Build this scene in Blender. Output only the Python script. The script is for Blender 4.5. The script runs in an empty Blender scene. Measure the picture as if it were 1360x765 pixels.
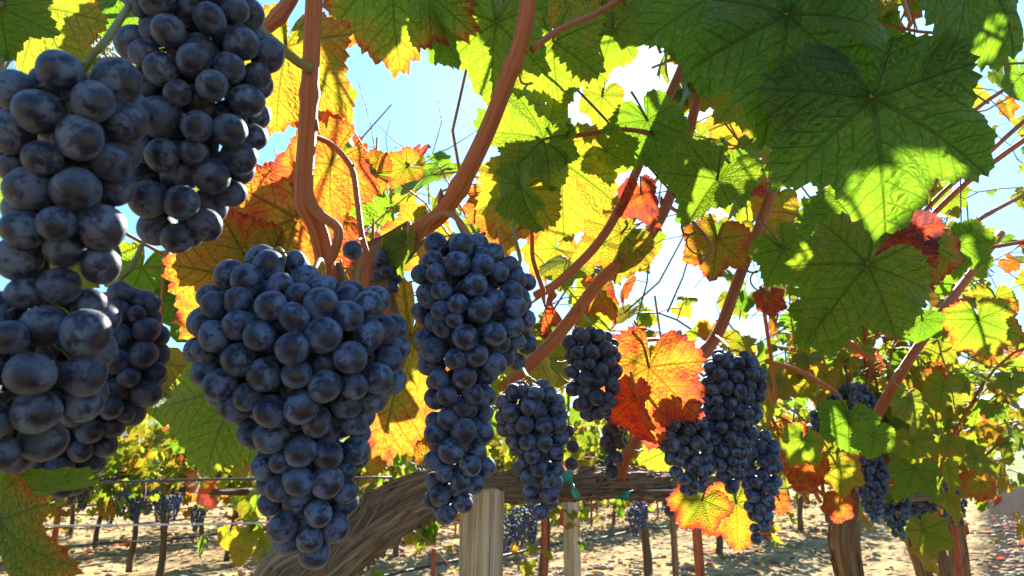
import bpy, math, random
import numpy as np
from mathutils import Vector, Matrix

# ------------------------------------------------------------------ camera, sky, sun, exposure
scene = bpy.context.scene
COL = scene.collection
W, H, F = 1360.0, 765.0, 900.0
CAM_H = 1.05
PITCH = math.radians(14.2)
cam_d = bpy.data.cameras.new('camera')
cam_d.sensor_width = 36.0
cam_d.lens = 36.0 * F / W
cam_d.dof.use_dof = True
cam_d.dof.focus_distance = 0.48
cam_d.dof.aperture_fstop = 22
cam_d.clip_start = 0.01
cam_d.clip_end = 3000
cam = bpy.data.objects.new('camera', cam_d)
cam.location = (0, 0, CAM_H)
cam.rotation_euler = (math.pi / 2 + PITCH, 0, 0)
COL.objects.link(cam)
scene.camera = cam

SUN_EL, SUN_AZ = math.radians(33.0), math.radians(16.0)
world = bpy.data.worlds.new('World')
scene.world = world
world.use_nodes = True
wn = world.node_tree
wn.nodes.clear()
wo = wn.nodes.new('ShaderNodeOutputWorld')
wb = wn.nodes.new('ShaderNodeBackground')
sk = wn.nodes.new('ShaderNodeTexSky')
sk.sky_type = 'NISHITA'
sk.sun_disc = False
sk.sun_elevation = SUN_EL
sk.sun_rotation = SUN_AZ
sk.air_density = 1.0
sk.dust_density = 0.25
sk.ozone_density = 3.0
wb.inputs['Strength'].default_value = 0.085
wtc = wn.nodes.new('ShaderNodeTexCoord')
wsp = wn.nodes.new('ShaderNodeSeparateXYZ')
wn.links.new(wtc.outputs['Generated'], wsp.inputs[0])
wrp = wn.nodes.new('ShaderNodeValToRGB')      # a clear dry sky: less milky towards the horizon
wrp.color_ramp.elements[0].position = 0.0
wrp.color_ramp.elements[0].color = (0.27, 0.36, 0.40, 1)
wrp.color_ramp.elements[1].position = 0.55
wrp.color_ramp.elements[1].color = (0.60, 0.80, 0.80, 1)
wmx = wn.nodes.new('ShaderNodeMix')
wmx.data_type = 'RGBA'
wmx.blend_type = 'MULTIPLY'
wmx.inputs[0].default_value = 1.0
wn.links.new(wsp.outputs[2], wrp.inputs[0])
wn.links.new(sk.outputs[0], wmx.inputs[6])
wn.links.new(wrp.outputs[0], wmx.inputs[7])
wn.links.new(wmx.outputs[2], wb.inputs[0])
wn.links.new(wb.outputs[0], wo.inputs[0])

sun_d = bpy.data.lights.new('sun', 'SUN')
sun_d.energy = 4.5
sun_d.angle = math.radians(0.5)
sun_d.color = (1.0, 0.93, 0.82)
sun = bpy.data.objects.new('sun', sun_d)
to_sun = Vector((math.sin(SUN_AZ) * math.cos(SUN_EL), math.cos(SUN_AZ) * math.cos(SUN_EL), math.sin(SUN_EL)))
sun.rotation_euler = to_sun.to_track_quat('Z', 'Y').to_euler()
sun.location = (0, 0, 30)
COL.objects.link(sun)

scene.view_settings.view_transform = 'Standard'
scene.view_settings.look = 'None'
scene.view_settings.gamma = 1
scene.view_settings.use_curve_mapping = False
scene.view_settings.exposure = 2.42
scene.render.engine = 'CYCLES'
scene.cycles.max_bounces = 10
scene.cycles.diffuse_bounces = 5
scene.cycles.transmission_bounces = 6
scene.cycles.use_denoising = True

# ------------------------------------------------------------------ placing helpers
cp, sp_ = math.cos(PITCH), math.sin(PITCH)
RIGHT = np.array([1.0, 0, 0])
UP = np.array([0, -sp_, cp])
FWD = np.array([0, cp, sp_])
CAM = np.array([0, 0, CAM_H])


def P(px, py, dep):
    return CAM + RIGHT * ((px - W / 2) / F * dep) + UP * (-(py - H / 2) / F * dep) + FWD * dep


RD = np.array([0.605, 0.796, 0.0])      # along the rows
RN = np.array([-0.796, 0.605, 0.0])     # across the rows, away from the lane
ROW_ANG = math.atan2(RD[1], RD[0])


def RP(s, perp, z=0.0):
    return RD * s + RN * perp + np.array([0, 0, z])


# ------------------------------------------------------------------ mesh helpers
class G:
    """collects geometry with a surface coordinate and a tint per vertex"""

    def __init__(self):
        self.v, self.q, self.t, self.uv, self.ti = [], [], [], [], []
        self.n = 0

    def add(self, v, quads=None, tris=None, uv=None, tint=None):
        v = np.asarray(v, float).reshape(-1, 3)
        n = len(v)
        if quads is not None and len(quads):
            self.q.append(np.asarray(quads, int) + self.n)
        if tris is not None and len(tris):
            self.t.append(np.asarray(tris, int) + self.n)
        self.v.append(v)
        self.uv.append(np.zeros((n, 3)) if uv is None else np.asarray(uv, float).reshape(-1, 3))
        if tint is None:
            tint = 0.0
        self.ti.append(np.full(n, tint, float) if np.isscalar(tint) else np.asarray(tint, float))
        self.n += n

    def mesh(self, name, mat, origin=None):
        me = bpy.data.meshes.new(name)
        if not self.v:
            return me
        v = np.concatenate(self.v)
        if origin is not None:
            v = v - np.asarray(origin)
        q = np.concatenate(self.q) if self.q else np.zeros((0, 4), int)
        t = np.concatenate(self.t) if self.t else np.zeros((0, 3), int)
        me.vertices.add(len(v))
        me.vertices.foreach_set('co', v.astype(np.float32).ravel())
        loops = np.concatenate([q.ravel(), t.ravel()]).astype(np.int32)
        me.loops.add(len(loops))
        me.loops.foreach_set('vertex_index', loops)
        starts = np.concatenate([np.arange(len(q)) * 4, len(q) * 4 + np.arange(len(t)) * 3]).astype(np.int32)
        me.polygons.add(len(starts))
        me.polygons.foreach_set('loop_start', starts)
        me.polygons.foreach_set('use_smooth', np.ones(len(starts), bool))
        a = me.attributes.new('luv', 'FLOAT_VECTOR', 'POINT')
        a.data.foreach_set('vector', np.concatenate(self.uv).astype(np.float32).ravel())
        b = me.attributes.new('tint', 'FLOAT', 'POINT')
        b.data.foreach_set('value', np.concatenate(self.ti).astype(np.float32))
        me.update(calc_edges=True)
        me.validate()
        if mat is not None:
            me.materials.append(mat)
        return me

    def obj(self, name, mat, parent=None, origin=None, flat=False):
        if origin is None and parent is not None:
            origin = np.array(parent.matrix_basis.translation)
            loc = (0, 0, 0)
        elif origin is not None and parent is not None:
            loc = tuple(np.asarray(origin) - np.array(parent.matrix_basis.translation))
        else:
            loc = (0, 0, 0) if origin is None else tuple(origin)
        me = self.mesh(name, mat, origin)
        if flat:
            me.polygons.foreach_set('use_smooth', np.zeros(len(me.polygons), bool))
        o = bpy.data.objects.new(name, me)
        COL.objects.link(o)
        o.location = loc
        if parent is not None:
            o.parent = parent
        return o


def tag(o, label=None, cat=None, group=None, kind=None):
    if label:
        o['label'] = label
    if cat:
        o['category'] = cat
    if group:
        o['group'] = group
    if kind:
        o['kind'] = kind
    return o


def empty(name, loc, label=None, cat=None, group=None):
    o = bpy.data.objects.new(name, None)
    o.empty_display_size = 0.05
    COL.objects.link(o)
    o.location = tuple(loc)
    return tag(o, label, cat, group)


def spline(pts, rad, sub=6):
    """Catmull-Rom through the points, radii follow"""
    pts = np.asarray(pts, float)
    rad = np.asarray(rad, float)
    if len(pts) < 3:
        k = np.linspace(0, 1, sub + 1)[:, None]
        return pts[0] * (1 - k) + pts[-1] * k, rad[0] * (1 - k[:, 0]) + rad[-1] * k[:, 0]
    a = np.vstack([2 * pts[0] - pts[1], pts, 2 * pts[-1] - pts[-2]])
    out, ro = [], []
    for i in range(len(pts) - 1):
        p0, p1, p2, p3 = a[i], a[i + 1], a[i + 2], a[i + 3]
        for k in range(sub):
            t = k / sub
            out.append(0.5 * ((2 * p1) + (-p0 + p2) * t + (2 * p0 - 5 * p1 + 4 * p2 - p3) * t * t + (-p0 + 3 * p1 - 3 * p2 + p3) * t ** 3))
            ro.append(rad[i] * (1 - t) + rad[i + 1] * t)
    out.append(pts[-1])
    ro.append(rad[-1])
    return np.array(out), np.array(ro)


def tube(g, pts, rad, seg=8, ridge=None, tint=0.0, cap=True):
    pts = np.asarray(pts, float)
    n = len(pts)
    rad = np.full(n, rad) if np.isscalar(rad) else np.asarray(rad, float)
    tan = np.gradient(pts, axis=0)
    tan /= np.linalg.norm(tan, axis=1)[:, None] + 1e-12
    ref = np.array([0, 0, 1.0]) if abs(tan[0][2]) < 0.9 else np.array([1.0, 0, 0])
    u = np.cross(ref, tan[0])
    u /= np.linalg.norm(u)
    us = []
    for i in range(n):
        u = u - tan[i] * np.dot(u, tan[i])
        u /= np.linalg.norm(u) + 1e-12
        us.append(u)
    us = np.array(us)
    ws = np.cross(tan, us)
    ang = np.linspace(0, 2 * math.pi, seg, endpoint=False)
    L = np.concatenate([[0], np.cumsum(np.linalg.norm(np.diff(pts, axis=0), axis=1))])
    R = rad[:, None] * np.ones((n, seg))
    if ridge is not None:
        R = R * ridge(ang[None, :], L[:, None])
    v = pts[:, None, :] + R[..., None] * (np.cos(ang)[None, :, None] * us[:, None, :] + np.sin(ang)[None, :, None] * ws[:, None, :])
    mr = float(np.mean(rad))
    uv = np.zeros((n, seg, 3))
    uv[..., 0] = np.cos(ang)[None, :] * mr
    uv[..., 1] = np.sin(ang)[None, :] * mr
    uv[..., 2] = L[:, None]
    idx = np.arange(n * seg).reshape(n, seg)
    nx = np.roll(idx, -1, axis=1)
    quads = np.stack([idx[:-1], nx[:-1], nx[1:], idx[1:]], -1).reshape(-1, 4)
    tris = []
    vv, uu = v.reshape(-1, 3), uv.reshape(-1, 3)
    if cap:
        c0, c1 = n * seg, n * seg + 1
        vv = np.vstack([vv, pts[0], pts[-1]])
        uu = np.vstack([uu, [0, 0, 0], [0, 0, L[-1]]])
        for k in range(seg):
            tris.append((idx[0][(k + 1) % seg], idx[0][k], c0))
            tris.append((idx[-1][k], idx[-1][(k + 1) % seg], c1))
    g.add(vv, quads, tris, uu, tint)


def sphere(nu, nv):
    v = [(0, 0, 1)]
    for j in range(1, nv):
        ph = math.pi * j / nv
        for i in range(nu):
            th = 2 * math.pi * i / nu
            v.append((math.sin(ph) * math.cos(th), math.sin(ph) * math.sin(th), math.cos(ph)))
    v.append((0, 0, -1))
    q, t = [], []
    for i in range(nu):
        t.append((0, 1 + i, 1 + (i + 1) % nu))
        b = 1 + (nv - 2) * nu
        t.append((len(v) - 1, b + (i + 1) % nu, b + i))
    for j in range(nv - 2):
        for i in range(nu):
            a = 1 + j * nu
            q.append((a + i, a + nu + i, a + nu + (i + 1) % nu, a + (i + 1) % nu))
    return np.array(v, float), np.array(q), np.array(t)


# ------------------------------------------------------------------ material helpers
class NT:
    def __init__(self, name):
        self.m = bpy.data.materials.new(name)
        self.m.use_nodes = True
        self.t = self.m.node_tree
        self.t.nodes.clear()
        self.out = self.n('ShaderNodeOutputMaterial')

    def n(self, typ, **kw):
        x = self.t.nodes.new(typ)
        for k, v in kw.items():
            if k.startswith('_'):
                x.inputs[int(k[1:])].default_value = v
            else:
                setattr(x, k, v)
        return x

    def set(self, sock, val):
        if isinstance(val, bpy.types.NodeSocket):
            self.t.links.new(val, sock)
        else:
            sock.default_value = val

    def math(self, op, a, b=0.0, c=0.0, clamp=False):
        x = self.n('ShaderNodeMath', operation=op, use_clamp=clamp)
        self.set(x.inputs[0], a)
        self.set(x.inputs[1], b)
        self.set(x.inputs[2], c)
        return x.outputs[0]

    def attr(self, name, out='Vector'):
        x = self.n('ShaderNodeAttribute', attribute_name=name)
        return x.outputs[out]

    def noise(self, vec, scale, detail=3, rough=0.5, w=None, out=0):
        x = self.n('ShaderNodeTexNoise')
        if w is not None:
            x.noise_dimensions = '4D'
            self.set(x.inputs['W'], w)
        if vec is not None:
            self.set(x.inputs['Vector'], vec)
        x.inputs['Scale'].default_value = scale
        x.inputs['Detail'].default_value = detail
        x.inputs['Roughness'].default_value = rough
        return x.outputs[out]

    def vscale(self, vec, s):
        x = self.n('ShaderNodeVectorMath', operation='MULTIPLY')
        self.set(x.inputs[0], vec)
        x.inputs[1].default_value = s
        return x.outputs[0]

    def ramp(self, fac, stops, interp='LINEAR'):
        x = self.n('ShaderNodeValToRGB')
        x.color_ramp.interpolation = interp
        e = x.color_ramp.elements
        while len(e) < len(stops):
            e.new(0.5)
        for el, (p, c) in zip(e, stops):
            el.position = p
            el.color = (c[0], c[1], c[2], 1)
        self.set(x.inputs[0], fac)
        return x.outputs[0]

    def mix(self, fac, a, b, mode='MIX'):
        x = self.n('ShaderNodeMix', data_type='RGBA', blend_type=mode)
        self.set(x.inputs[0], fac)
        self.set(x.inputs[6], a if isinstance(a, bpy.types.NodeSocket) else (*a, 1))
        self.set(x.inputs[7], b if isinstance(b, bpy.types.NodeSocket) else (*b, 1))
        return x.outputs[2]

    def rng(self, v, a, b, c=0.0, d=1.0, smooth=False):
        x = self.n('ShaderNodeMapRange', clamp=True)
        if smooth:
            x.interpolation_type = 'SMOOTHSTEP'
        self.set(x.inputs[0], v)
        for i, val in zip((1, 2, 3, 4), (a, b, c, d)):
            self.set(x.inputs[i], val)
        return x.outputs[0]

    def bump(self, h, strength, dist):
        x = self.n('ShaderNodeBump')
        x.inputs['Strength'].default_value = strength
        x.inputs['Distance'].default_value = dist
        self.set(x.inputs['Height'], h)
        return x.outputs[0]

    def bsdf(self, color, rough=0.6, normal=None, spec=0.4, **kw):
        x = self.n('ShaderNodeBsdfPrincipled')
        self.set(x.inputs['Base Color'], color if isinstance(color, bpy.types.NodeSocket) else (*color, 1))
        self.set(x.inputs['Roughness'], rough)
        x.inputs['Specular IOR Level'].default_value = spec
        if normal is not None:
            self.set(x.inputs['Normal'], normal)
        for k, v in kw.items():
            self.set(x.inputs[k.replace('_', ' ')], v)
        return x.outputs[0]

    def done(self, sh):
        self.t.links.new(sh, self.out.inputs[0])
        return self.m


def leaf_material(name, hero=True):
    m = NT(name)
    uv = m.attr('luv')
    tint = m.attr('tint', 'Fac')
    sx = m.n('ShaderNodeSeparateXYZ')
    m.set(sx.inputs[0], uv)
    x, y, rnd = sx.outputs
    comb = m.n('ShaderNodeCombineXYZ')
    m.set(comb.inputs[0], x)
    m.set(comb.inputs[1], y)
    m.set(comb.inputs[2], m.math('MULTIPLY', rnd, 37.0))
    vec = comb.outputs[0]
    A = math.radians(52)
    th = m.math('ARCTAN2', x, y)
    k = m.math('ROUND', m.math('DIVIDE', th, A))
    dth = m.math('SUBTRACT', th, m.math('MULTIPLY', k, A))
    r = m.math('SQRT', m.math('ADD', m.math('MULTIPLY', x, x), m.math('MULTIPLY', y, y)))
    a = m.math('MULTIPLY', r, m.math('COSINE', dth))
    b = m.math('ABSOLUTE', m.math('MULTIPLY', r, m.math('SINE', dth)))
    wv = m.math('MULTIPLY_ADD', r, -0.018, 0.026)
    main = m.rng(b, wv, m.math('MULTIPLY', wv, 0.35), 0, 1, True)
    wob = m.math('MULTIPLY', m.math('SUBTRACT', m.noise(vec, 6, 2), 0.5), 0.08)
    s = m.math('ADD', m.math('SUBTRACT', a, m.math('MULTIPLY', b, 0.95)), wob)
    fr = m.math('ABSOLUTE', m.math('SUBTRACT', m.math('FRACT', m.math('DIVIDE', s, 0.135)), 0.5))
    sec = m.math('MULTIPLY', m.rng(fr, 0.075, 0.02, 0, 0.75, True), m.rng(b, 0.38, 0.25))
    vor = m.n('ShaderNodeTexVoronoi', feature='DISTANCE_TO_EDGE')
    vor.inputs['Scale'].default_value = 17
    m.set(vor.inputs['Vector'], vec)
    ter = m.rng(vor.outputs[0], 0.10, 0.0, 0, 0.38)
    vein = m.math('MAXIMUM', main, m.math('MAXIMUM', sec, ter))
    big = m.math('MAXIMUM', main, sec)
    # autumn colour creeps in between the veins
    n1 = m.noise(vec, 3.2, 4, 0.6)
    amp = m.rng(tint, 0.15, 0.6, 0.22, 0.50)
    t2 = m.math('MULTIPLY_ADD', m.math('SUBTRACT', n1, 0.5), amp, tint)
    t2 = m.math('MULTIPLY_ADD', m.math('SUBTRACT', m.noise(vec, 10, 3, 0.6), 0.5), m.math('MULTIPLY', amp, 0.75), t2)
    halo = m.rng(b, 0.10, 0.0, 0, 0.10)
    t2 = m.math('SUBTRACT', t2, m.math('MULTIPLY', halo, m.rng(tint, 0.3, 0.6)), clamp=True)
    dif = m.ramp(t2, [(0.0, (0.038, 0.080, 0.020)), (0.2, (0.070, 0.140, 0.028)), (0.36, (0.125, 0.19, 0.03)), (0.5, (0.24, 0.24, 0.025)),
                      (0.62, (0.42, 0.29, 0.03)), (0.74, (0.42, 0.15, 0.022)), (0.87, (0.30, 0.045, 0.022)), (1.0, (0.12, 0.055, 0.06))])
    trn = m.ramp(t2, [(0.0, (0.08, 0.20, 0.010)), (0.2, (0.17, 0.34, 0.014)), (0.36, (0.27, 0.39, 0.018)), (0.5, (0.37, 0.335, 0.020)),
                      (0.62, (0.50, 0.295, 0.020)), (0.74, (0.62, 0.17, 0.020)), (0.87, (0.66, 0.075, 0.028)), (1.0, (0.16, 0.05, 0.05))])
    spot = m.math('MULTIPLY', m.rng(m.noise(vec, 21, 3, 0.6), 0.60, 0.70), m.rng(t2, 0.35, 0.6, 0.30, 1.0))
    dif = m.mix(m.math('MULTIPLY', spot, 0.55), dif, (0.13, 0.035, 0.012))
    trn = m.mix(m.math('MULTIPLY', spot, 0.6), trn, (0.28, 0.05, 0.012))
    vd = m.ramp(t2, [(0.0, (0.07, 0.13, 0.03)), (0.4, (0.17, 0.20, 0.05)), (0.6, (0.16, 0.10, 0.025)), (0.9, (0.12, 0.02, 0.02))])
    dif = m.mix(m.math('MULTIPLY', vein, 0.7), dif, vd)
    trn = m.mix(m.math('MULTIPLY', vein, 0.78), trn, m.mix(1.0, trn, (0.36, 0.30, 0.25), 'MULTIPLY'))
    h = m.math('ADD', m.math('MULTIPLY', big, -1.0), m.math('MULTIPLY', vor.outputs[0], 0.9))
    nrm = m.bump(h, 0.85, 0.006)
    d = m.bsdf(dif, 0.48, nrm, 0.35)
    t = m.n('ShaderNodeBsdfTranslucent')
    m.set(t.inputs[0], trn)
    m.set(t.inputs['Normal'], nrm)
    mx = m.n('ShaderNodeMixShader')
    mx.inputs[0].default_value = 0.62
    m.set(mx.inputs[1], d)
    m.set(mx.inputs[2], t.outputs[0])
    return m.done(mx.outputs[0])


def grape_material(name, bloom, skin=(0.010, 0.008, 0.022)):
    m = NT(name)
    uc = m.attr('luv')
    oi = m.n('ShaderNodeObjectInfo')
    rnd = m.math('ADD', m.math('MULTIPLY', oi.outputs['Random'], 19.0), m.attr('tint', 'Fac'))
    z = m.n('ShaderNodeSeparateXYZ')
    m.set(z.inputs[0], uc)
    n1 = m.noise(uc, 1.5, 4, 0.6, rnd)
    n2 = m.noise(uc, 5.0, 4, 0.65, rnd)
    rubbed = m.rng(m.math('ADD', n1, m.math('MULTIPLY', m.math('SUBTRACT', n2, 0.5), 0.50)), 0.40, 0.57, 0.08, 1, True)
    scar = m.rng(z.outputs[2], -0.95, -0.72, 0, 1, True)         # less bloom round the end of the berry
    bl = m.math('MULTIPLY', rubbed, m.math('MULTIPLY_ADD', scar, 0.8, 0.2))
    per = m.rng(m.noise(None, 1.0, 0, 0.5, m.math('MULTIPLY', rnd, 3.1)), 0.3, 0.7, 0.50, 1.2)
    col = m.mix(m.math('MULTIPLY', bl, per, clamp=True), skin, bloom)
    vio = m.rng(m.noise(None, 1.0, 0, 0.5, m.math('MULTIPLY', rnd, 7.7)), 0.50, 0.72, 0, 0.55)
    col = m.mix(vio, col, m.mix(1.0, col, (1.15, 0.78, 0.85), 'MULTIPLY'))
    tip = m.rng(z.outputs[2], -0.985, -0.965, 0, 1)
    col = m.mix(tip, (0.035, 0.022, 0.012), col)
    speck = m.rng(m.noise(uc, 26, 2, 0.6, rnd), 0.60, 0.72, 0, 0.35)
    col = m.mix(speck, col, skin)
    rough = m.math('MULTIPLY_ADD', bl, 0.28, 0.38)
    nrm = m.bump(n2, 0.06, 0.001)
    return m.done(m.bsdf(col, rough, nrm, 0.32, Sheen_Weight=0.15, Sheen_Roughness=0.5, Sheen_Tint=(0.55, 0.62, 0.85, 1)))


def bark_material(name, stops, stretch=(230, 230, 9), bump=0.8, dist=0.004, rough=0.85):
    m = NT(name)
    v = m.vscale(m.attr('luv'), stretch)
    n1 = m.noise(v, 1.0, 5, 0.65)
    v2 = m.vscale(m.attr('luv'), tuple(c * 0.22 for c in stretch))
    n2 = m.noise(v2, 1.0, 3)
    f = m.math('ADD', m.math('MULTIPLY', n1, 0.75), m.math('MULTIPLY', n2, 0.35))
    col = m.ramp(m.rng(f, 0.3, 0.8), stops)
    return m.done(m.bsdf(col, rough, m.bump(n1, bump, dist), 0.3))


def plain_material(name, c1, c2, scale=30, rough=0.6, metal=0.0, bump=0.2, spec=0.4):
    m = NT(name)
    tc = m.n('ShaderNodeTexCoord')
    n1 = m.noise(tc.outputs['Object'], scale, 5, 0.65)
    col = m.ramp(m.rng(n1, 0.35, 0.68), [(0, c1), (1, c2)])
    return m.done(m.bsdf(col, rough, m.bump(n1, bump, 0.002), spec, Metallic=metal))


M_LEAF = leaf_material('vine_leaf')
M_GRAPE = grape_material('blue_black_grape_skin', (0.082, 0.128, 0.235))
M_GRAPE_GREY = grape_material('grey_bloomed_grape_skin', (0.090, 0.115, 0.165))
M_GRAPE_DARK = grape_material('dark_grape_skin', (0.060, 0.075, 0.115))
M_CANE = bark_material('red_brown_cane_bark', [(0, (0.10, 0.022, 0.008)), (0.4, (0.36, 0.090, 0.024)), (0.8, (0.50, 0.17, 0.055)), (1, (0.60, 0.32, 0.16))], (1500, 1500, 22), 0.7, 0.0012, 0.6)
M_STEM = bark_material('green_stem_skin', [(0, (0.10, 0.075, 0.02)), (0.5, (0.20, 0.17, 0.045)), (1, (0.33, 0.22, 0.07))], (900, 900, 30), 0.2, 0.0005, 0.5)
M_PETI = bark_material('red_petiole_skin', [(0, (0.20, 0.07, 0.03)), (0.5, (0.32, 0.13, 0.045)), (1, (0.34, 0.24, 0.07))], (900, 900, 20), 0.2, 0.0005, 0.5)
M_BARK = bark_material('shaggy_old_vine_bark', [(0, (0.035, 0.022, 0.014)), (0.3, (0.16, 0.105, 0.065)), (0.65, (0.34, 0.25, 0.165)), (1, (0.52, 0.42, 0.30))], (430, 430, 17), 1.0, 0.006)
M_TRUNK = bark_material('brown_vine_bark', [(0, (0.05, 0.024, 0.012)), (0.35, (0.15, 0.078, 0.036)), (0.7, (0.29, 0.17, 0.088)), (1, (0.44, 0.31, 0.20))], (170, 170, 9), 1.0, 0.006)
M_TRUNK_DARK = bark_material('dark_vine_bark', [(0, (0.03, 0.02, 0.013)), (0.5, (0.10, 0.065, 0.042)), (1, (0.22, 0.15, 0.10))], (120, 120, 6), 1.0, 0.006)
M_RUST = plain_material('rust_red_paint', (0.30, 0.055, 0.022), (0.46, 0.11, 0.045), 40, 0.7)
M_WIRE = plain_material('dull_galvanised_wire', (0.35, 0.34, 0.32), (0.55, 0.54, 0.50), 60, 0.45, 0.6)
M_DKWIRE = plain_material('dark_old_wire', (0.035, 0.03, 0.035), (0.10, 0.07, 0.06), 60, 0.6)
M_HOSE = plain_material('black_drip_hose', (0.02, 0.02, 0.022), (0.05, 0.045, 0.045), 20, 0.6)
M_TAPE = plain_material('teal_plastic_tape', (0.01, 0.22, 0.19), (0.03, 0.36, 0.30), 60, 0.4)

m = NT('weathered_grey_post_wood')
tc = m.n('ShaderNodeTexCoord')
v = m.vscale(tc.outputs['Object'], (260, 260, 7))
g1 = m.noise(v, 1.0, 5, 0.7)
v2 = m.vscale(tc.outputs['Object'], (55, 55, 1.2))
g2 = m.noise(v2, 1.0, 3)
colw = m.ramp(m.rng(m.math('ADD', m.math('MULTIPLY', g1, 0.6), m.math('MULTIPLY', g2, 0.5)), 0.38, 0.72),
              [(0, (0.13, 0.075, 0.035)), (0.3, (0.36, 0.245, 0.13)), (0.65, (0.54, 0.45, 0.33)), (1, (0.66, 0.61, 0.52))])
M_WOOD = m.done(m.bsdf(colw, 0.85, m.bump(g1, 0.9, 0.003), 0.2))

# ------------------------------------------------------------------ ground and distance
m = NT('straw_and_soil_ground')
tc = m.n('ShaderNodeTexCoord')
pos = tc.outputs['Object']
mp = m.n('ShaderNodeMapping')
mp.inputs['Rotation'].default_value = (0, 0, -ROW_ANG)
m.set(mp.inputs['Vector'], pos)
sep = m.n('ShaderNodeSeparateXYZ')
m.set(sep.inputs[0], mp.outputs[0])
st = m.vscale(mp.outputs[0], (1.0, 3.2, 1.0))
n1 = m.noise(st, 1.3, 6, 0.65)
n2 = m.noise(pos, 16, 5, 0.7)
n3 = m.noise(pos, 95, 4, 0.75)
f = m.math('ADD', m.math('MULTIPLY', n1, 0.55), m.math('ADD', m.math('MULTIPLY', n2, 0.28), m.math('MULTIPLY', n3, 0.25)))
colg = m.ramp(m.rng(f, 0.38, 0.70), [(0, (0.12, 0.085, 0.06)), (0.35, (0.26, 0.185, 0.11)), (0.55, (0.47, 0.35, 0.18)), (1, (0.64, 0.52, 0.28))])
lane = m.math('MULTIPLY', m.rng(sep.outputs[1], -2.6, -2.2), m.rng(m.math('ADD', m.math('MULTIPLY_ADD', sep.outputs[0], -0.06, sep.outputs[1]), m.math('MULTIPLY', n1, .5)), 0.55, 0.25))  # dark lane mulch, with the vine row's shade painted into its colour
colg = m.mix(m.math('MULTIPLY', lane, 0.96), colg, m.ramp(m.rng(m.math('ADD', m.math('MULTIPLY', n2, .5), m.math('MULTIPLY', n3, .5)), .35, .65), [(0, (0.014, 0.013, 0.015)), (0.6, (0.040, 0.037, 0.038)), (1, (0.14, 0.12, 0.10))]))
hgt = m.math('ADD', m.math('MULTIPLY', n2, 0.7), m.math('MULTIPLY', n3, 0.4))
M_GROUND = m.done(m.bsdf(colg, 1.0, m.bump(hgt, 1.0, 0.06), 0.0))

g = G()
rs = np.random.RandomState(5)
xs = np.concatenate([[-900, -300, -120], np.linspace(-60, 60, 121), [120, 300, 900]])
ys = np.concatenate([[-300, -60], np.linspace(-10, 70, 161), [120, 300, 900]])
X, Y = np.meshgrid(xs, ys)
pd = -0.796 * X + 0.605 * Y
Z = 0.05 * np.cos((pd - 0.35) / 2.9 * 2 * math.pi) - 0.05 + 0.02 * np.sin(X * 1.7 + Y * 0.9) * np.cos(Y * 1.3 - X * 0.4)
far = np.clip((np.hypot(X, Y) - 40) / 40, 0, 1)
Z = Z * (1 - far)
idx = np.arange(X.size).reshape(X.shape)
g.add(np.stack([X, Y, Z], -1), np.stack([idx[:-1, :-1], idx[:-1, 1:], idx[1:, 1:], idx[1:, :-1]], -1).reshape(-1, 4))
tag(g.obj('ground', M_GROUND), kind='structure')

# a planted slope and a wooded ridge beyond the end of the lane
m = NT('far_vine_rows_on_slope')
tc = m.n('ShaderNodeTexCoord')
sep = m.n('ShaderNodeSeparateXYZ')
m.set(sep.inputs[0], tc.outputs['Object'])
rows = m.math('SINE', m.math('ADD', m.math('MULTIPLY', sep.outputs[0], 0.9), m.math('MULTIPLY', sep.outputs[1], -1.2)))
nn = m.noise(tc.outputs['Object'], 0.35, 4, 0.7)
cc = m.mix(m.rng(rows, -0.5, 0.4), (0.15, 0.15, 0.06), m.ramp(nn, [(0.3, (0.05, 0.13, 0.02)), (0.7, (0.10, 0.20, 0.03))]))
M_SLOPE = m.done(m.bsdf(cc, 0.95, None, 0.1))
g = G()
au = np.radians(np.linspace(-70, 100, 120))
rr = np.array([36, 45, 80, 150, 240])
zz = np.array([-0.02, 0.12, 0.8, 2.4, 4.2])
A_, R_ = np.meshgrid(au, rr)
Zs = zz[:, None] * (0.7 + 0.3 * np.sin(au * 3 + 1))[None, :]
idx = np.arange(A_.size).reshape(A_.shape)
g.add(np.stack([np.sin(A_) * R_, np.cos(A_) * R_, Zs], -1), np.stack([idx[:-1, :-1], idx[1:, :-1], idx[1:, 1:], idx[:-1, 1:]], -1).reshape(-1, 4))
tag(g.obj('hillside_field', M_SLOPE), kind='structure')
m = NT('wooded_ridge')
tc = m.n('ShaderNodeTexCoord')
nn = m.noise(tc.outputs['Object'], 0.10, 6, 0.7)
M_RIDGE = m.done(m.bsdf(m.ramp(m.rng(nn, 0.35, 0.65), [(0, (0.035, 0.060, 0.055)), (1, (0.085, 0.13, 0.11))]), 0.95, m.bump(nn, 1.0, 6.0), 0.1))  # woodland green turned bluish: distance haze put into the colour
g = G()
rr = np.array([240, 330, 460, 620])
A_, R_ = np.meshgrid(np.radians(np.linspace(-70, 100, 220)), rr)
zz = np.array([2.5, 8, 13, 10])
wav = 0.75 + 0.22 * np.sin(A_ * 5 + 0.5) + 0.10 * np.sin(A_ * 17) + 0.05 * rs.rand(*A_.shape)
Zs = zz[:, None] * wav
idx = np.arange(A_.size).reshape(A_.shape)
g.add(np.stack([np.sin(A_) * R_, np.cos(A_) * R_, Zs], -1), np.stack([idx[:-1, :-1], idx[1:, :-1], idx[1:, 1:], idx[:-1, 1:]], -1).reshape(-1, 4))
tag(g.obj('hills', M_RIDGE), kind='structure')

# ------------------------------------------------------------------ leaves
CTRL = np.array([(0, 1.0), (14, .87), (27, .72), (40, .82), (52, .92), (66, .76), (81, .64), (97, .72), (111, .76), (130, .62), (150, .56), (165, .45), (175, .16), (180, .05)])


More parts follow.
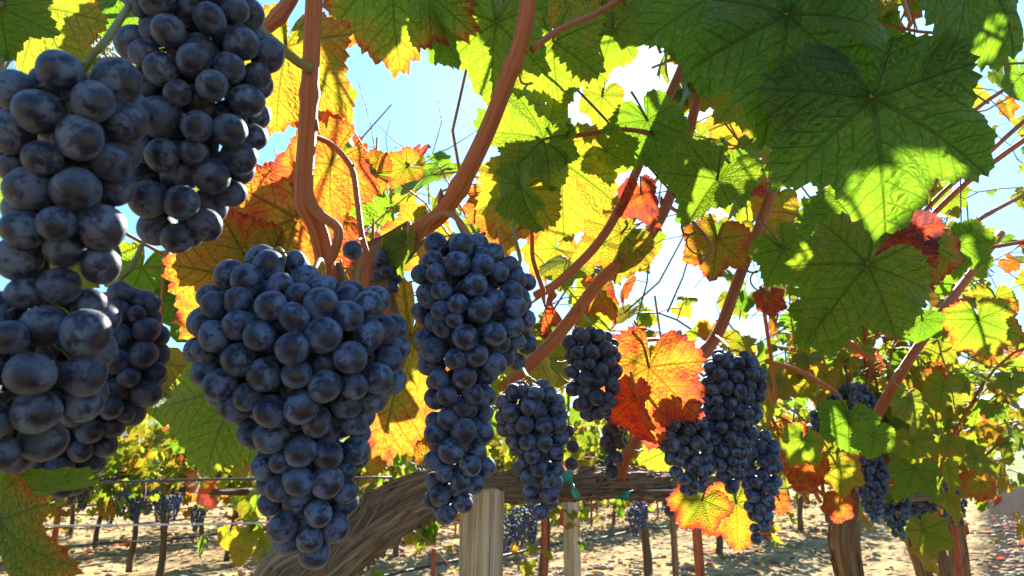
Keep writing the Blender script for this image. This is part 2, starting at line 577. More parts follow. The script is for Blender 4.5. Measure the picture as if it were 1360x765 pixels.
def leaf_geo(rng, na=144, nr=7, teeth=36, lobe=1.0, fold=0.15, droop=0.15, wave=0.06, curl=0.0):
    """unit leaf, petiole at the origin, tip along +Y; returns v, quads, tris, uv, edge"""
    th = np.linspace(-math.pi, math.pi, na, endpoint=False)
    d = np.degrees(np.abs(th))
    r = np.interp(d, CTRL[:, 0], CTRL[:, 1])
    env = np.interp(d, [0, 60, 120, 160, 176, 180], [0.97, .92, .80, .62, .2, .05])
    r = env + (r - env) * lobe
    r = r * (1 + 0.05 * np.sin(th * 2 + rng.rand() * 6) + 0.04 * np.sin(th * 5 + rng.rand() * 6))
    per = na // teeth
    saw = (np.arange(na) % per) / max(per - 1, 1)
    tooth = np.where(np.arange(na) % per == per // 2, 1.0, np.where(np.arange(na) % per == 0, -0.6, 0.1))
    r_edge = r * (1 + 0.055 * tooth * (0.6 + 0.8 * rng.rand(na)) * (d < 168))
    fr = np.linspace(0, 1, nr + 1)[1:] ** 0.9
    v, uv, ed = [np.zeros((1, 3))], [np.zeros((1, 3))], [np.zeros(1)]
    rid = rng.rand()
    p1, p2, p3 = rng.rand(3) * 6.28
    for k, q in enumerate(fr):
        rad = (r * q) if k < nr - 1 else r_edge
        x, y = rad * np.sin(th), rad * np.cos(th)
        rr = np.hypot(x, y)
        z = fold * np.abs(x) - droop * rr ** 2 + curl * np.sign(y) * y ** 2
        z = z + wave * rr ** 1.5 * (np.sin(3 * th + p1) + 0.6 * np.sin(7 * th + p2) + 0.3 * np.sin(13 * th + p3))
        z = z + 0.05 * rr * np.abs(np.sin(th / math.radians(52) * math.pi))
        v.append(np.stack([x, y, z], -1))
        uv.append(np.stack([x, y, np.full(na, rid)], -1))
        ed.append(np.full(na, q))
    idx = 1 + np.arange(nr * na).reshape(nr, na)
    nx = np.roll(idx, -1, axis=1)
    tris = np.stack([np.zeros(na, int), nx[0], idx[0]], -1)[:, [0, 2, 1]]
    quads = np.stack([idx[:-1], idx[1:], nx[1:], nx[:-1]], -1).reshape(-1, 4)
    return np.vstack(v), quads, tris, np.vstack(uv), np.concatenate(ed)


def frame(t, n):
    """columns x, tip, normal"""
    t = np.asarray(t, float)
    t = t / np.linalg.norm(t)
    n = np.asarray(n, float)
    n = n - t * np.dot(n, t)
    n = n / (np.linalg.norm(n) + 1e-9)
    return np.stack([np.cross(t, n), t, n], -1)


class LeafBank:
    def __init__(self, seed, count, **kw):
        rng = np.random.RandomState(seed)
        self.l = [leaf_geo(rng, lobe=rng.uniform(.6, 1.2), fold=rng.uniform(-.1, .4), droop=rng.uniform(-.1, .4), wave=rng.uniform(.05, .14), curl=rng.uniform(-.2, .15), **kw)
                  for _ in range(count)]

    def put(self, g, rng, loc, fr, size, t0, t1):
        v, q, t, uv, ed = self.l[rng.randint(len(self.l))]
        uv = uv.copy()
        uv[:, 2] = rng.rand()
        g.add(v @ fr.T * size + loc, q, t, uv, np.clip(t0 + (t1 - t0) * ed ** 2, 0, 1))


BANK_HI = LeafBank(11, 10, na=48, nr=4, teeth=16)
BANK_MID = LeafBank(12, 10, na=24, nr=2, teeth=8)
BANK_LO = LeafBank(13, 8, na=14, nr=1, teeth=7)


def rand_tint(rng, autumn):
    """greens mostly; autumn 0..1 pushes towards yellow, orange and red"""
    u = rng.rand()
    if u < 0.22 - 0.2 * autumn:
        t = rng.uniform(.14, .33)
    elif u < 0.85 - 0.35 * autumn:
        t = rng.uniform(.33, .49)
    elif u < 0.97 - 0.2 * autumn:
        t = rng.uniform(.48, .64)
    else:
        t = rng.uniform(.66, .9)
    return t, t + (rng.uniform(.0, .3) if rng.rand() < .3 + .4 * autumn else rng.uniform(0, .06))


def leafy_shoot(gl, gc, rng, start, direc, length, size, bank, autumn=0.15, droop=0.5, step=0.075, rad=0.004, petiole=True, seg=5, outward=None):
    """a shoot with alternate leaves; stems into gc, leaves into gl"""
    p = np.array(start, float)
    d = np.array(direc, float)
    d /= np.linalg.norm(d)
    n = max(3, int(length / step))
    pts = [p.copy()]
    for i in range(n):
        d = d + rng.normal(0, .11, 3) + np.array([0, 0, -droop * 0.09 * (i / n) * 2])
        d /= np.linalg.norm(d)
        p = p + d * step
        pts.append(p.copy())
    rads = np.linspace(rad, rad * .3, len(pts))
    tube(gc, pts, rads, seg, cap=False)
    side = np.cross(d, [0, 0, 1.0])
    side /= np.linalg.norm(side) + 1e-9
    for i in range(1, len(pts)):
        k = i / n
        for rep in range(1 if rng.rand() < .75 else 2):
            ang = rng.uniform(0, 6.28)
            out = np.array([math.cos(ang), math.sin(ang), rng.uniform(-.2, .7)])
            if outward is not None:
                out = out + np.asarray(outward) * 0.5
            out /= np.linalg.norm(out)
            pl = size * rng.uniform(.5, .9)
            base = pts[i] + out * pl
            if petiole:
                tube(gc, [pts[i], pts[i] + out * pl * .5 + np.array([0, 0, pl * .08]), base], rad * .32, 4, cap=False)
            tip = out * .7 + np.array([0, 0, -rng.uniform(.2, 1.3)]) + rng.normal(0, .3, 3)
            nor = np.array([0, 0, 1.0]) + out * .5 + rng.normal(0, .55, 3)
            s = size * rng.uniform(.65, 1.2) * (1 - .45 * k) * .62
            t0, t1 = rand_tint(rng, autumn * (1.3 - k))
            bank.put(gl, rng, base, frame(tip, nor), s, t0, t1)
    return pts


# ------------------------------------------------------------------ distant vines: build a few, then copy
def gnarl(seed, a=.16):
    r = np.random.RandomState(seed)
    ph = r.rand(5) * 6.28

    def f(ang, L):
        return 1 + a * np.sin(3 * ang + ph[0] + L * 9) + a * .6 * np.sin(7 * ang + ph[1] - L * 5) + a * .5 * np.sin(13 * ang + ph[2] + L * 3) + a * .5 * np.sin(L * 23 + ph[3] + ang)
    return f


def cluster(g, rng, loc, length, width, br, nu=7, nv=5):
    """a small hanging bunch of berries as one mesh"""
    sv, sq, st_ = sphere(nu, nv)
    pts = []
    for _ in range(900):
        t = rng.rand() ** .8
        R = width * .5 * min(1, t * 5 + .35) * (1 - .75 * t ** 1.6)
        a = rng.uniform(0, 6.28)
        q = np.array([math.cos(a) * R * rng.uniform(.7, 1), math.sin(a) * R * rng.uniform(.7, 1), -t * length])
        if all(np.dot(q - o, q - o) > (1.7 * br) ** 2 for o in pts):
            pts.append(q)
    for q in pts:
        r = br * rng.uniform(.85, 1.1)
        g.add(sv * r + q + loc, sq, st_, sv + 0, rng.rand() * 50)


def build_vine(name, seed, hires, height, size, shoots, autumn, fruit=True):
    rng = np.random.RandomState(seed)
    root = bpy.data.objects.new(name, None)
    root.empty_display_size = .1
    gt, gl, gc = G(), G(), G()
    lean = rng.uniform(-.15, .15, 2)
    if hires == 2:                                   # one arm, trunk leaning over into it
        pts, rad = spline([(.24, .02, -.08), (.19, .0, .25), (.115, -.01, .55), (.03, .01, .80), (.02, .01, .92), (.12, 0, .985), (.35, .02, .97), (.7, -.02, .96), (1.05, .01, .96)],
                          [.038, .029, .025, .024, .027, .025, .019, .015, .010], 12)
        tube(gt, pts, rad, 40, gnarl(seed, .13))
        for _ in range(60):
            i0 = rng.randint(2, 50)
            ln, an = rng.randint(6, 16), rng.uniform(0, 6.28)
            off = [pts[i0 + j] + np.array([math.cos(an + j * .06), math.sin(an + j * .06), 0]) * rad[i0 + j] * rng.uniform(1.0, 1.12) for j in range(ln)]
            tube(gt, off, rng.uniform(.0012, .003), 5)
    else:
        tr = .62 if hires == 0 else .8
        pts, rad = spline([(0, 0, -.08), (lean[0] * .3 + .02, lean[1] * .3, .3), (lean[0], lean[1], .62), (lean[0] * .6, 0, .9)], np.array([.055, .042, .038, .045]) * tr, 7)
        tube(gt, pts, rad, 14, gnarl(seed))
        for sgn in (-1, 1):
            pts, rad = spline([(lean[0] * .6, 0, .86), (sgn * .25, rng.uniform(-.05, .05), .97), (sgn * .6, rng.uniform(-.05, .05), .95), (sgn * .95, 0, .96)], np.array([.04, .032, .026, .018]) * tr, 6)
            tube(gt, pts, rad, 12, gnarl(seed + sgn))
    bank = BANK_HI if hires == 2 else BANK_MID if hires == 1 else BANK_LO
    for i in range(shoots):
        x = (-0.95 + 1.9 * (i + rng.rand()) / shoots) if hires < 2 else (-.15 + 1.1 * (i + rng.rand()) / shoots)
        side = rng.uniform(-1, 1)
        st0 = (x, side * .05, .97)
        if hires < 2 and i % 3 == 0:
            st0 = (x, side * .12, .90)
        d = (rng.uniform(-.45, .45), side * 1.0, rng.uniform(.5, 1.6) if hires == 2 or i % 3 else rng.uniform(-.25, .3))
        leafy_shoot(gl, gc, rng, st0, d, height * rng.uniform(.6, 1.15), size, bank, autumn, rng.uniform(.6, 2.6), size * .62, .0045, hires > 0, 5 if hires else 3)
    if hires < 2:                                    # the hanging skirt of older leaves
        for _ in range(260 if hires == 0 else 130):
            q = np.array([rng.uniform(-.95, .95), rng.normal(0, .22), rng.uniform(.66, 1.45)])
            t0, t1 = rand_tint(rng, autumn + .15 * (q[2] < .95))
            tipd = np.array([rng.normal(0, .4), rng.normal(0, .4), -1])
            bank.put(gl, rng, q, frame(tipd, np.array([0, np.sign(q[1]) * .8, .6]) + rng.normal(0, .5, 3)), size * rng.uniform(.4, .72), t0, t1)
    if hires == 2:                                   # older leaves hanging round the head and arm
        for _ in range(75):
            q = np.array([rng.uniform(-.2, 1.05), rng.normal(0, .16), rng.uniform(.86, 1.3)])
            t0, t1 = rand_tint(rng, autumn + .45 * (q[2] < .95))
            tipd = np.array([rng.normal(0, .4), rng.normal(0, .4), -1])
            bank.put(gl, rng, q, frame(tipd, np.array([0, np.sign(q[1]) * .8, .6]) + rng.normal(0, .5, 3)), size * rng.uniform(.4, .72), t0, t1)
    COL.objects.link(root)
    parts = []
    for gg, nm, mt in ((gt, 'trunk', M_TRUNK if hires == 2 else M_TRUNK_DARK), (gl, 'foliage', M_LEAF), (gc, 'cane', M_CANE)):
        o = bpy.data.objects.new(nm, gg.mesh(nm, mt))
        COL.objects.link(o)
        o.parent = root
        parts.append(o)
    parts[1]['kind'] = 'stuff'
    parts[2]['kind'] = 'stuff'
    return root


def copy_tree(o, parent=None):
    c = o.copy()
    COL.objects.link(c)
    if parent is not None:
        c.parent = parent
    for ch in list(o.children):
        copy_tree(ch, c)
    return c


BUNCH_MESH = []
for k in range(5):
    rng = np.random.RandomState(300 + k)
    g = G()
    cluster(g, rng, np.zeros(3), rng.uniform(.16, .22), rng.uniform(.09, .12), .0088)
    tube(g, [(0, 0, -.12), (0.003, 0, 0), (0.006, 0.004, .05)], .002, 5)
    BUNCH_MESH.append(g.mesh('grape_bunch', M_GRAPE))

protos = {0: [build_vine('grapevine', 40 + k, 0, .95, .125, 22, .03) for k in range(4)],
          1: [build_vine('grapevine', 60 + k, 1, 1.10, .15, 21, .12) for k in range(3)],
          2: [build_vine('grapevine', 80 + k, 2, 1.15, .09, 16, .2) for k in range(3)]}
fresh = {id(o): True for L in protos.values() for o in L}


def place_vine(proto, s, perp, rz, sc, label, group=None):
    o = proto if fresh.get(id(proto)) else copy_tree(proto)
    fresh[id(proto)] = False
    o.location = tuple(RP(s, perp))
    o.rotation_euler = (0, 0, ROW_ANG + rz)
    o.scale = (1, 1, sc)
    tag(o, label, 'grapevine', group)
    return o


def hang_bunch(k, loc, label, group, sc=1.0, rz=0.0):
    o = bpy.data.objects.new('grape_bunch', BUNCH_MESH[k % 5])
    COL.objects.link(o)
    o.location = tuple(loc)
    o.scale = (sc, sc, sc)
    o.rotation_euler = (0, 0, rz)
    return tag(o, label, 'grape bunch', group)


def stake(loc, h, r, mat, label, group=None, square=False, lean=(0, 0)):
    g = G()
    loc = np.asarray(loc, float)
    if square:
        for (dx, dy, a, b) in ((0, 0, r, r),):
            box(g, (-a, -b, -.1), (a, b, h))
    else:
        # a rolled steel post: a flat face with a rib down its back
        box(g, (-r, -r * .18, -.1), (r, r * .18, h))
        box(g, (-r * .18, r * .18 + .0005, -.1), (r * .18, r * 1.1, h - .004))
        for q in np.arange(.25, h - .05, .12):
            box(g, (-r * .35, -r * .40, q), (r * .35, -r * .18 - .0004, q + .018))
    o = g.obj('stake', mat, None, np.zeros(3), flat=True)
    o.location = tuple(loc)
    o.rotation_euler = (lean[0], lean[1], ROW_ANG if not square else 0.3)
    return tag(o, label, 'stake', group)


def box(g, a, b):
    (x0, y0, z0), (x1, y1, z1) = a, b
    v = [(x0, y0, z0), (x1, y0, z0), (x1, y1, z0), (x0, y1, z0), (x0, y0, z1), (x1, y0, z1), (x1, y1, z1), (x0, y1, z1)]
    g.add(v, [(0, 3, 2, 1), (4, 5, 6, 7), (0, 1, 5, 4), (1, 2, 6, 5), (2, 3, 7, 6), (3, 0, 4, 7)])


rv = random.Random(9)
PERPS = [3.15, 6.0, 7.7, 9.4, 11.2, 13.4, 16.4, 20.0]
ORD = ['first', 'second', 'third', 'fourth', 'fifth', 'sixth', 'seventh', 'eighth']
for ri, perp in enumerate(PERPS):
    s0 = 2.75 if ri == 0 else perp * .27 - 1.2
    n = 10 if ri == 0 else 17
    for k in range(n):
        s = s0 + k * (1.75 if ri == 0 else 1.3) + rv.uniform(-.12, .12)
        kind = 1 if ri == 0 else 0
        pr = protos[kind][rv.randrange(len(protos[kind]))]
        lab = 'thin trunked leafy vine standing in the %s row behind the nearest vine' % ORD[ri]
        place_vine(pr, s, perp, rv.choice((0, math.pi)), rv.uniform(.92, 1.06), lab, 'vines in the %s row behind' % ORD[ri])
        if ri < 3:
            for j in range(6 if ri == 0 else 4):
                hang_bunch(rv.randrange(5), RP(s + rv.uniform(-.85, .85), perp + rv.uniform(-.14, .08), rv.uniform(.86, 1.02)),
                           'small blue black grape bunch hanging in the %s row behind' % ORD[ri], 'grape bunches in the %s row behind' % ORD[ri], rv.uniform(.9, 1.3), rv.uniform(0, 6))
        if k % 2 == 1 and ri > 0:
            stake(RP(s + .5, perp), 1.3, .02, M_RUST if rv.random() < .4 else M_TRUNK, 'thin vine stake standing in the %s row behind' % ORD[ri], 'stakes in the %s row behind' % ORD[ri])
    g = G()
    pts = [RP(s0 - 1 + q * .45, perp, .40 + .015 * math.sin(q * 2.1)) for q in range(int(n * (1.75 if ri == 0 else 1.3) / .45) + 4)]
    tube(g, pts, .009, 6)
    tag(g.obj('drip_hose', M_HOSE), 'black drip hose strung low along the %s row behind' % ORD[ri], 'drip hose')

# near row further along: vines two to six
near_lab = ['orange trunked vine standing right of the lowest hanging big bunch',
            'thick trunked vine beside the rusty stake at the lane edge',
            'leafy vine just behind the one with the rusty stake',
            'fourth vine along the lane edge in the nearest row',
            'small looking vine at the far end of the nearest row']
near_s = [1.62, 3.0, 4.2, 5.6, 7.2]
for k, s in enumerate(near_s):
    place_vine(protos[2][k % 3], s, .35 + .06 * (s - 1.6), rv.uniform(-.12, .12), rv.uniform(.96, 1.05), near_lab[k])
for k in range(22):
    s = 2.5 + 6 * (k / 22) ** 1.3 + rv.uniform(-.1, .1)
    hang_bunch(k, RP(s, .35 + .06 * (s - 1.6) + rv.uniform(-.13, .05), rv.uniform(.9, 1.06)),
               'blue black grape bunch among orange leaves farther along the nearest row', 'bunches farther along the nearest row', rv.uniform(.75, 1.0), rv.uniform(0, 6))

# ------------------------------------------------------------------ the nearest vine: old cordon, canes
vine = empty('grapevine', P(330, 900, .60), 'old gnarled vine with shaggy arm and red canes over the nearest bunches', 'grapevine')
vine.location.z = 0
g = G()
cpts = [P(300, 1500, .62), P(318, 1080, .60), P(372, 800, .58), P(440, 738, .585), P(505, 690, .60), P(575, 655, .62), P(650, 648, .68), P(730, 648, .74), P(800, 640, .82), P(880, 646, .92), P(960, 650, 1.02), P(1010, 655, 1.1)]
crad = [.036, .032, .027, .0245, .022, .018, .0135, .0135, .017, .017, .015, .013]
pts, rad = spline(cpts, crad, 22)
gn = gnarl(7, .07)


def shag(ang, L):
    return gn(ang, L) + .075 * np.sin(19 * ang + 40 * L + 2 * np.sin(30 * L)) + .06 * np.abs(np.sin(15 * ang - 25 * L + 1.3)) + .04 * np.sin(11 * ang + 90 * L)


tube(g, pts, rad, 96, shag)
rng = np.random.RandomState(77)
for _ in range(320):                               # loose strips of bark along the arm
    i0 = rng.randint(30, len(pts) - 30)
    ln = rng.randint(6, 18)
    seg_ = pts[i0:i0 + ln]
    if len(seg_) < 4:
        continue
    a = rng.uniform(0, 6.28)
    off = []
    for j in range(len(seg_)):
        tn = pts[min(i0 + j + 1, len(pts) - 1)] - pts[i0 + j - 1]
        tn /= np.linalg.norm(tn)
        u = np.cross(tn, [0, 0, 1.0])
        u /= np.linalg.norm(u)
        w = np.cross(u, tn)
        e = abs(j / (len(seg_) - 1) - .5) * 2
        rr_ = rad[i0 + j] * (1.05 + .16 * e ** 3 * rng.uniform(.2, 1.7))
        aa = a + j * .05
        off.append(seg_[j] + (u * math.cos(aa) + w * math.sin(aa)) * rr_)
    tube(g, off, rng.uniform(.0006, .0020), 5)
cord = g.obj('trunk', M_BARK, vine)
cord['label'] = 'thick grey brown arm of shaggy peeling bark'


def cane(pix, width, label, seg=14, nodes=(), mat=None, sub=8, parent=None, name='cane'):
    """pix: (px, py, depth); width in picture pixels at the first and last point"""
    p = [P(*q) for q in pix]
    w0, w1 = width
    r = [(w0 + (w1 - w0) * i / (len(pix) - 1)) * .5 / F * pix[i][2] for i in range(len(pix))]
    pts, rad = spline(p, r, sub)
    L = np.concatenate([[0], np.cumsum(np.linalg.norm(np.diff(pts, axis=0), axis=1))])
    for nd in nodes:                                # swollen joints
        rad = rad * (1 + .24 * np.exp(-((L - nd * L[-1]) / (rad * .75)) ** 2))
    g = G()
    rn = np.random.RandomState(int(pix[0][0]) + 3)
    tube(g, pts, rad, seg, lambda a, l: 1 + .035 * np.sin(5 * a + rn.rand() * 6) + .03 * np.sin(3 * a + l * 60))
    for nd in nodes:                                # a bud on each joint
        i = int(nd * (len(pts) - 1))
        q = pts[i] + RIGHT * rad[i] * (1 if rn.rand() < .5 else -1) * .9
        tube(g, [q, q + np.array([0, -.002, .006]) * (rad[i] / .006), q + np.array([0, -.001, .011]) * (rad[i] / .006)], [rad[i] * .42, rad[i] * .35, rad[i] * .05], 7)
    o = g.obj(name, mat or M_CANE, parent or vine)
    if label:
        o['label'] = label
    return o


cane([(436, 372, .40), (424, 310, .39), (405, 262, .385), (408, 180, .38), (413, 85, .375), (420, -40, .37)], (26, 22), 'thick upright red brown cane behind the top left bunch', 18, (.27, .62), sub=14)
cane([(400, 255, .385), (425, 285, .38), (449, 305, .375), (444, 335, .375), (436, 352, .375), (432, 385, .38)], (15, 11), 'short crooked spur bending off the thick upright cane', 12)
cane([(320, 55, .36), (352, 38, .37), (378, 12, .375), (400, -30, .38)], (18, 20), 'short cane slanting up beside the top left bunch', 14, (.5,))
cane([(510, 350, .47), (548, 312, .46), (592, 276, .45), (640, 190, .44), (676, 100, .43), (694, 45, .425), (706, -30, .42)], (25, 21), 'long red cane leaning right across the open sky', 18, (.13, .36, .75), sub=12)
cane([(668, 515, .62), (735, 452, .66), (800, 370, .70), (850, 328, .74), (882, 280, .78), (905, 212, .82), (926, 130, .86), (945, 40, .9)], (18, 12), 'slender red cane rising to the right past the small upper bunch', 14, (.33, .6, .8))
cane([(712, 392, .60), (745, 372, .62), (795, 322, .66), (830, 262, .70), (872, 165, .74), (922, 50, .8), (940, -20, .85)], (12, 12), 'thin straight cane slanting up to the top of the leaves', 12, (.3, .55))
cane([(880, 560, .80), (918, 492, .82), (955, 440, .85), (983, 365, .88), (1012, 292, .92), (1034, 225, .96), (1050, 150, 1.0)], (17, 12), 'orange red cane above the bunch with the shoulder', 14, (.2, .55, .8))
cane([(1330, 310, 1.25), (1262, 400, 1.15), (1200, 490, 1.1), (1160, 560, 1.15), (1128, 620, 1.3)], (10, 16), None, 10, (.4,))
cane([(820, 640, .83), (828, 612, .82), (842, 590, .82), (850, 560, .82)], (22, 12), 'dark stubby spur standing on the shaggy arm', 14, (.6,))
cane([(410, 178, .382), (440, 192, .40), (466, 222, .40), (474, 262, .39), (480, 310, .375), (488, 345, .37), (486, 395, .37)], (8, 8), 'thin orange stalk hanging beside the upright cane', 10, (.35,))
cane([(338, 34, .33), (366, 58, .345), (392, 80, .36), (412, 92, .372)], (13, 12), 'green yellow stalk meeting the upright cane', 10, (.95,), mat=M_STEM)
cane([(640, 345, .50), (700, 300, .52), (708, 345, .54), (722, 388, .58)], (4, 7), None, 8)
cane([(556, 318, .455), (575, 290, .44), (600, 285, .435), (622, 312, .42), (630, 335, .40)], (8, 9), None, 10, mat=M_PETI)
for kp, kr, kl in (([(556, 306, .462), (528, 330, .468), (505, 348, .472), (498, 378, .478), (512, 420, .50)], [.008, .011, .0135, .012, .010], 'stubby brown knuckle at the foot of the long red cane'),
                   ([(434, 350, .402), (438, 378, .405), (452, 410, .42), (480, 450, .47)], [.0075, .0095, .011, .010], 'gnarled foot of the upright cane')):
    kpts, krad = spline([P(*q) for q in kp], kr, 12)
    g = G()
    tube(g, kpts, krad, 40, gnarl(19, .15))
    o = g.obj('spur', M_TRUNK, vine)
    o['label'] = kl
# thin twigs and tendrils
rt = np.random.RandomState(3)
for (tx, ty, td) in ((452, 345, .37), (905, 300, .72), (820, 560, .7), (735, 470, .62), (990, 350, .82), (690, 100, .44), (1180, 480, 1.0)):
    tp = [(tx, ty, td)]
    for q in range(14):                             # a curling tendril
        tp.append((tx + 3 + q * 2.2 + 9 * math.sin(q * .8), ty + 4 + q * 3.5 + 6 * math.cos(q * .8), td - .002 * q + .004 * math.sin(q * .8)))
    cane(tp, (3.2, 1.8), None, 6, (), mat=M_STEM, sub=4, name='tendril')
for px, w in (([(1110, 400, 1.0), (1175, 352, 1.0), (1238, 270, 1.0), (1300, 215, 1.02), (1372, 150, 1.05)], (6, 6)),
              ([(1195, 330, 1.05), (1262, 262, 1.05), (1310, 222, 1.05), (1380, 172, 1.08)], (8, 7)),
              ([(1238, 255, 1.2), (1268, 175, 1.2), (1300, 142, 1.2), (1372, 95, 1.2)], (6, 5)),
              ([(1255, 330, 1.15), (1300, 292, 1.15), (1362, 258, 1.2)], (6, 5)),
              ([(1160, 480, .9), (1095, 430, .9), (1070, 410, .9)], (7, 5)),
              ([(1280, 330, 1.1), (1320, 328, 1.1), (1375, 318, 1.1)], (5, 5)),
              ([(720, 188, .6), (780, 178, .6), (828, 172, .6), (880, 182, .64), (905, 200, .7)], (7, 6)),
              ([(706, 66, .43), (742, 40, .45), (792, 18, .48), (830, -6, .5)], (9, 8)),
              ([(955, 440, .85), (925, 470, .82), (880, 452, .78), (838, 455, .72)], (6, 5)),
              ([(1018, 480, .9), (1060, 492, .95), (1110, 520, 1.05)], (7, 6)),
              ([(890, 275, .75), (920, 295, .7), (945, 330, .65), (930, 350, .62)], (6, 4)),
              ([(1000, 470, 1.0), (1030, 530, 1.1), (1010, 380, 1.1)], (6, 5))):
    cane(px, w, None, 8, (.5,), sub=8)

# ------------------------------------------------------------------ grape bunches
SPH, SQ, ST = sphere(22, 15)
GRAPE_MESH = {}


def grape_mesh(mat, k):
    key = (mat.name, k)
    if key not in GRAPE_MESH:
        rn = np.random.RandomState(500 + k)
        v = SPH.copy()
        v *= np.array([1, 1 + rn.uniform(-.05, .05), 1 + rn.uniform(-.02, .09)])
        v *= (1 + .03 * np.sin(v[:, :1] * 3 + rn.rand() * 6) * np.cos(v[:, 1:2] * 3.3 + rn.rand() * 6))
        v[-1] *= .965
        g = G()
        g.add(v, SQ, ST, SPH + 0, rn.rand() * 30)
        GRAPE_MESH[key] = g.mesh('grape', mat)
    return GRAPE_MESH[key]


def rot_to(d, rng):
    """rotation whose -Z points along d"""
    q = Vector(-d).to_track_quat('Z', 'Y')
    return (q @ Matrix.Rotation(rng.uniform(0, 6.28), 3, 'Z').to_quaternion()).to_euler()


def bunch(label, depth, bd, prof, stem, mat, seed, parts=True, zr=.8, fill=.83, tries=12000, tilt=0.0, group=None):
    """prof: (y, centre x, half width) in picture pixels from top to bottom; bd: berry diameter in pixels"""
    rng = np.random.RandomState(seed)
    prof = np.array(prof, float)
    ys_ = np.linspace(prof[0, 0] + bd * .4, prof[-1, 0] - bd * .42, 200)
    hw_ = np.interp(ys_, prof[:, 0], prof[:, 2])
    pr = (hw_ + bd * .3) / np.sum(hw_ + bd * .3)
    if bd > 44:
        fill = .87
    pts, rads = [], []
    br = bd / 2
    for tr in range(tries):
        small = 1.0 if tr < tries * .6 else .86 if tr < tries * .85 else .74
        i = rng.choice(200, p=pr)
        y = ys_[i]
        R = max(hw_[i] - br, 0) * (rng.uniform(.86, 1.05) if rng.rand() < .78 else rng.uniform(.1, .8))
        a = rng.uniform(0, 2 * math.pi)
        r = br * rng.uniform(.86, 1.10) * small
        xc = np.interp(y, prof[:, 0], prof[:, 1])
        q = np.array([xc + math.cos(a) * R, y, math.sin(a) * R * zr])
        if pts:
            dd = np.linalg.norm(np.array(pts) - q, axis=1)
            if np.any(dd < fill * (np.array(rads) + r)):
                continue
        pts.append(q)
        rads.append(r)
    pts, rads = np.array(pts), np.array(rads)
    k = depth / F
    # z in the picture's pixels is away from the camera; tilt leans the lower end away
    top = P(*stem[-1])
    root = empty('grape_bunch', top, label, 'grape bunch', group)

    def wp(q):
        dep = depth + q[2] * k + tilt * (q[1] - prof[0, 0]) * k
        c = CAM + RIGHT * ((q[0] - W / 2) * k) + UP * (-(q[1] - H / 2) * k) + FWD * dep
        return c
    wpos = np.array([wp(q) for q in pts])
    # rachis and pedicels
    g = G()
    ax = [P(*s) for s in stem[::-1]]
    axis_pts = [wp((x, y, 0)) for (y, x, h) in prof[:-1]]
    line = ax + axis_pts
    n0 = len(ax)
    rr0 = max(.0011, bd * .062 * k)
    sp, sr = spline(line, [rr0 * 1.25] * n0 + list(np.linspace(rr0, rr0 * .5, len(axis_pts))), 6)
    tube(g, sp, sr, 8)
    for c, q in zip(wpos, pts):
        j = np.argmin(np.linalg.norm(sp[n0 * 4:] - (c + np.array([0, 0, bd * .6 * k])), axis=1)) + n0 * 4
        s0 = sp[min(j, len(sp) - 1)]
        mid = (s0 + c) / 2 + np.array([0, 0, bd * .12 * k])
        tube(g, [s0, mid, c], rr0 * .42, 4, cap=False)
    g.obj('stem', M_STEM, root)
    order = np.argsort(pts[:, 2])
    gs = G()
    for n_, i in enumerate(order):
        c, r = wpos[i], rads[i] * k
        axisx = np.interp(pts[i, 1], prof[:, 0], prof[:, 1])
        outd = (pts[i, 0] - axisx) * RIGHT + pts[i, 2] * FWD + np.array([0, 0, -.45]) * max(br, abs(pts[i, 0] - axisx) * .5) + rng.normal(0, .25, 3) * br
        rot = rot_to(outd, rng)
        if parts and n_ < 100:
            o = bpy.data.objects.new('grape', grape_mesh(mat, rng.randint(6)))
            COL.objects.link(o)
            o.parent = root
            o.location = tuple(c - top)
            o.scale = tuple(r * rng.uniform(.93, 1.06, 3))
            o.rotation_euler = rot
        else:
            Rm = np.array(rot.to_matrix())
            if bd < 15:
                sv, sq, stt = sphere(12, 8)
            else:
                sv, sq, stt = SPH, SQ, ST
            gs.add((sv * r) @ Rm.T + c, sq, stt, sv + 0, rng.rand() * 50)
    if gs.n:
        o = gs.obj('grapes' if parts else 'berries', mat, root)
        o['kind'] = 'stuff'
    return len(pts)


NB = []
# the big ones on the left and centre
NB.append(bunch('big grey blue bunch hanging at the top beside the upright cane', .27, 46,
      [(-60, 250, 60), (0, 255, 85), (60, 270, 105), (120, 270, 100), (180, 265, 92), (230, 255, 85), (280, 240, 70), (320, 238, 42), (342, 240, 26)],
      [(250, -90, .27), (300, -130, .3)], M_GRAPE_GREY, 1))
NB.append(bunch('largest berried bunch left of the top bunch, above the leaf edge at far left', .215, 58,
      [(78, 120, 60), (130, 95, 105), (190, 90, 100), (250, 92, 88), (310, 84, 90), (370, 78, 78), (430, 84, 50)],
      [(140, 55, .22), (170, 10, .25)], M_GRAPE_GREY, 2))
NB.append(bunch('bunch of large blue grey berries cut by the left frame edge', .215, 60,
      [(392, 60, 70), (440, 55, 112), (500, 45, 112), (560, 20, 95), (610, 0, 62), (640, -5, 36)],
      [(70, 380, .22), (85, 340, .25)], M_GRAPE_GREY, 3))
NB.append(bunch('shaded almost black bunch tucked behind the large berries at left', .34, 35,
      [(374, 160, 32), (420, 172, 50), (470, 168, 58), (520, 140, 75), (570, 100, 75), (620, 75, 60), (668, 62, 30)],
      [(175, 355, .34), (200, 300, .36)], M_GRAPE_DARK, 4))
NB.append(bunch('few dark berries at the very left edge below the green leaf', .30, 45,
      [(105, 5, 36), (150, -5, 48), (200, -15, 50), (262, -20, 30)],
      [(0, 90, .3), (10, 60, .32)], M_GRAPE_DARK, 5, tries=2500))
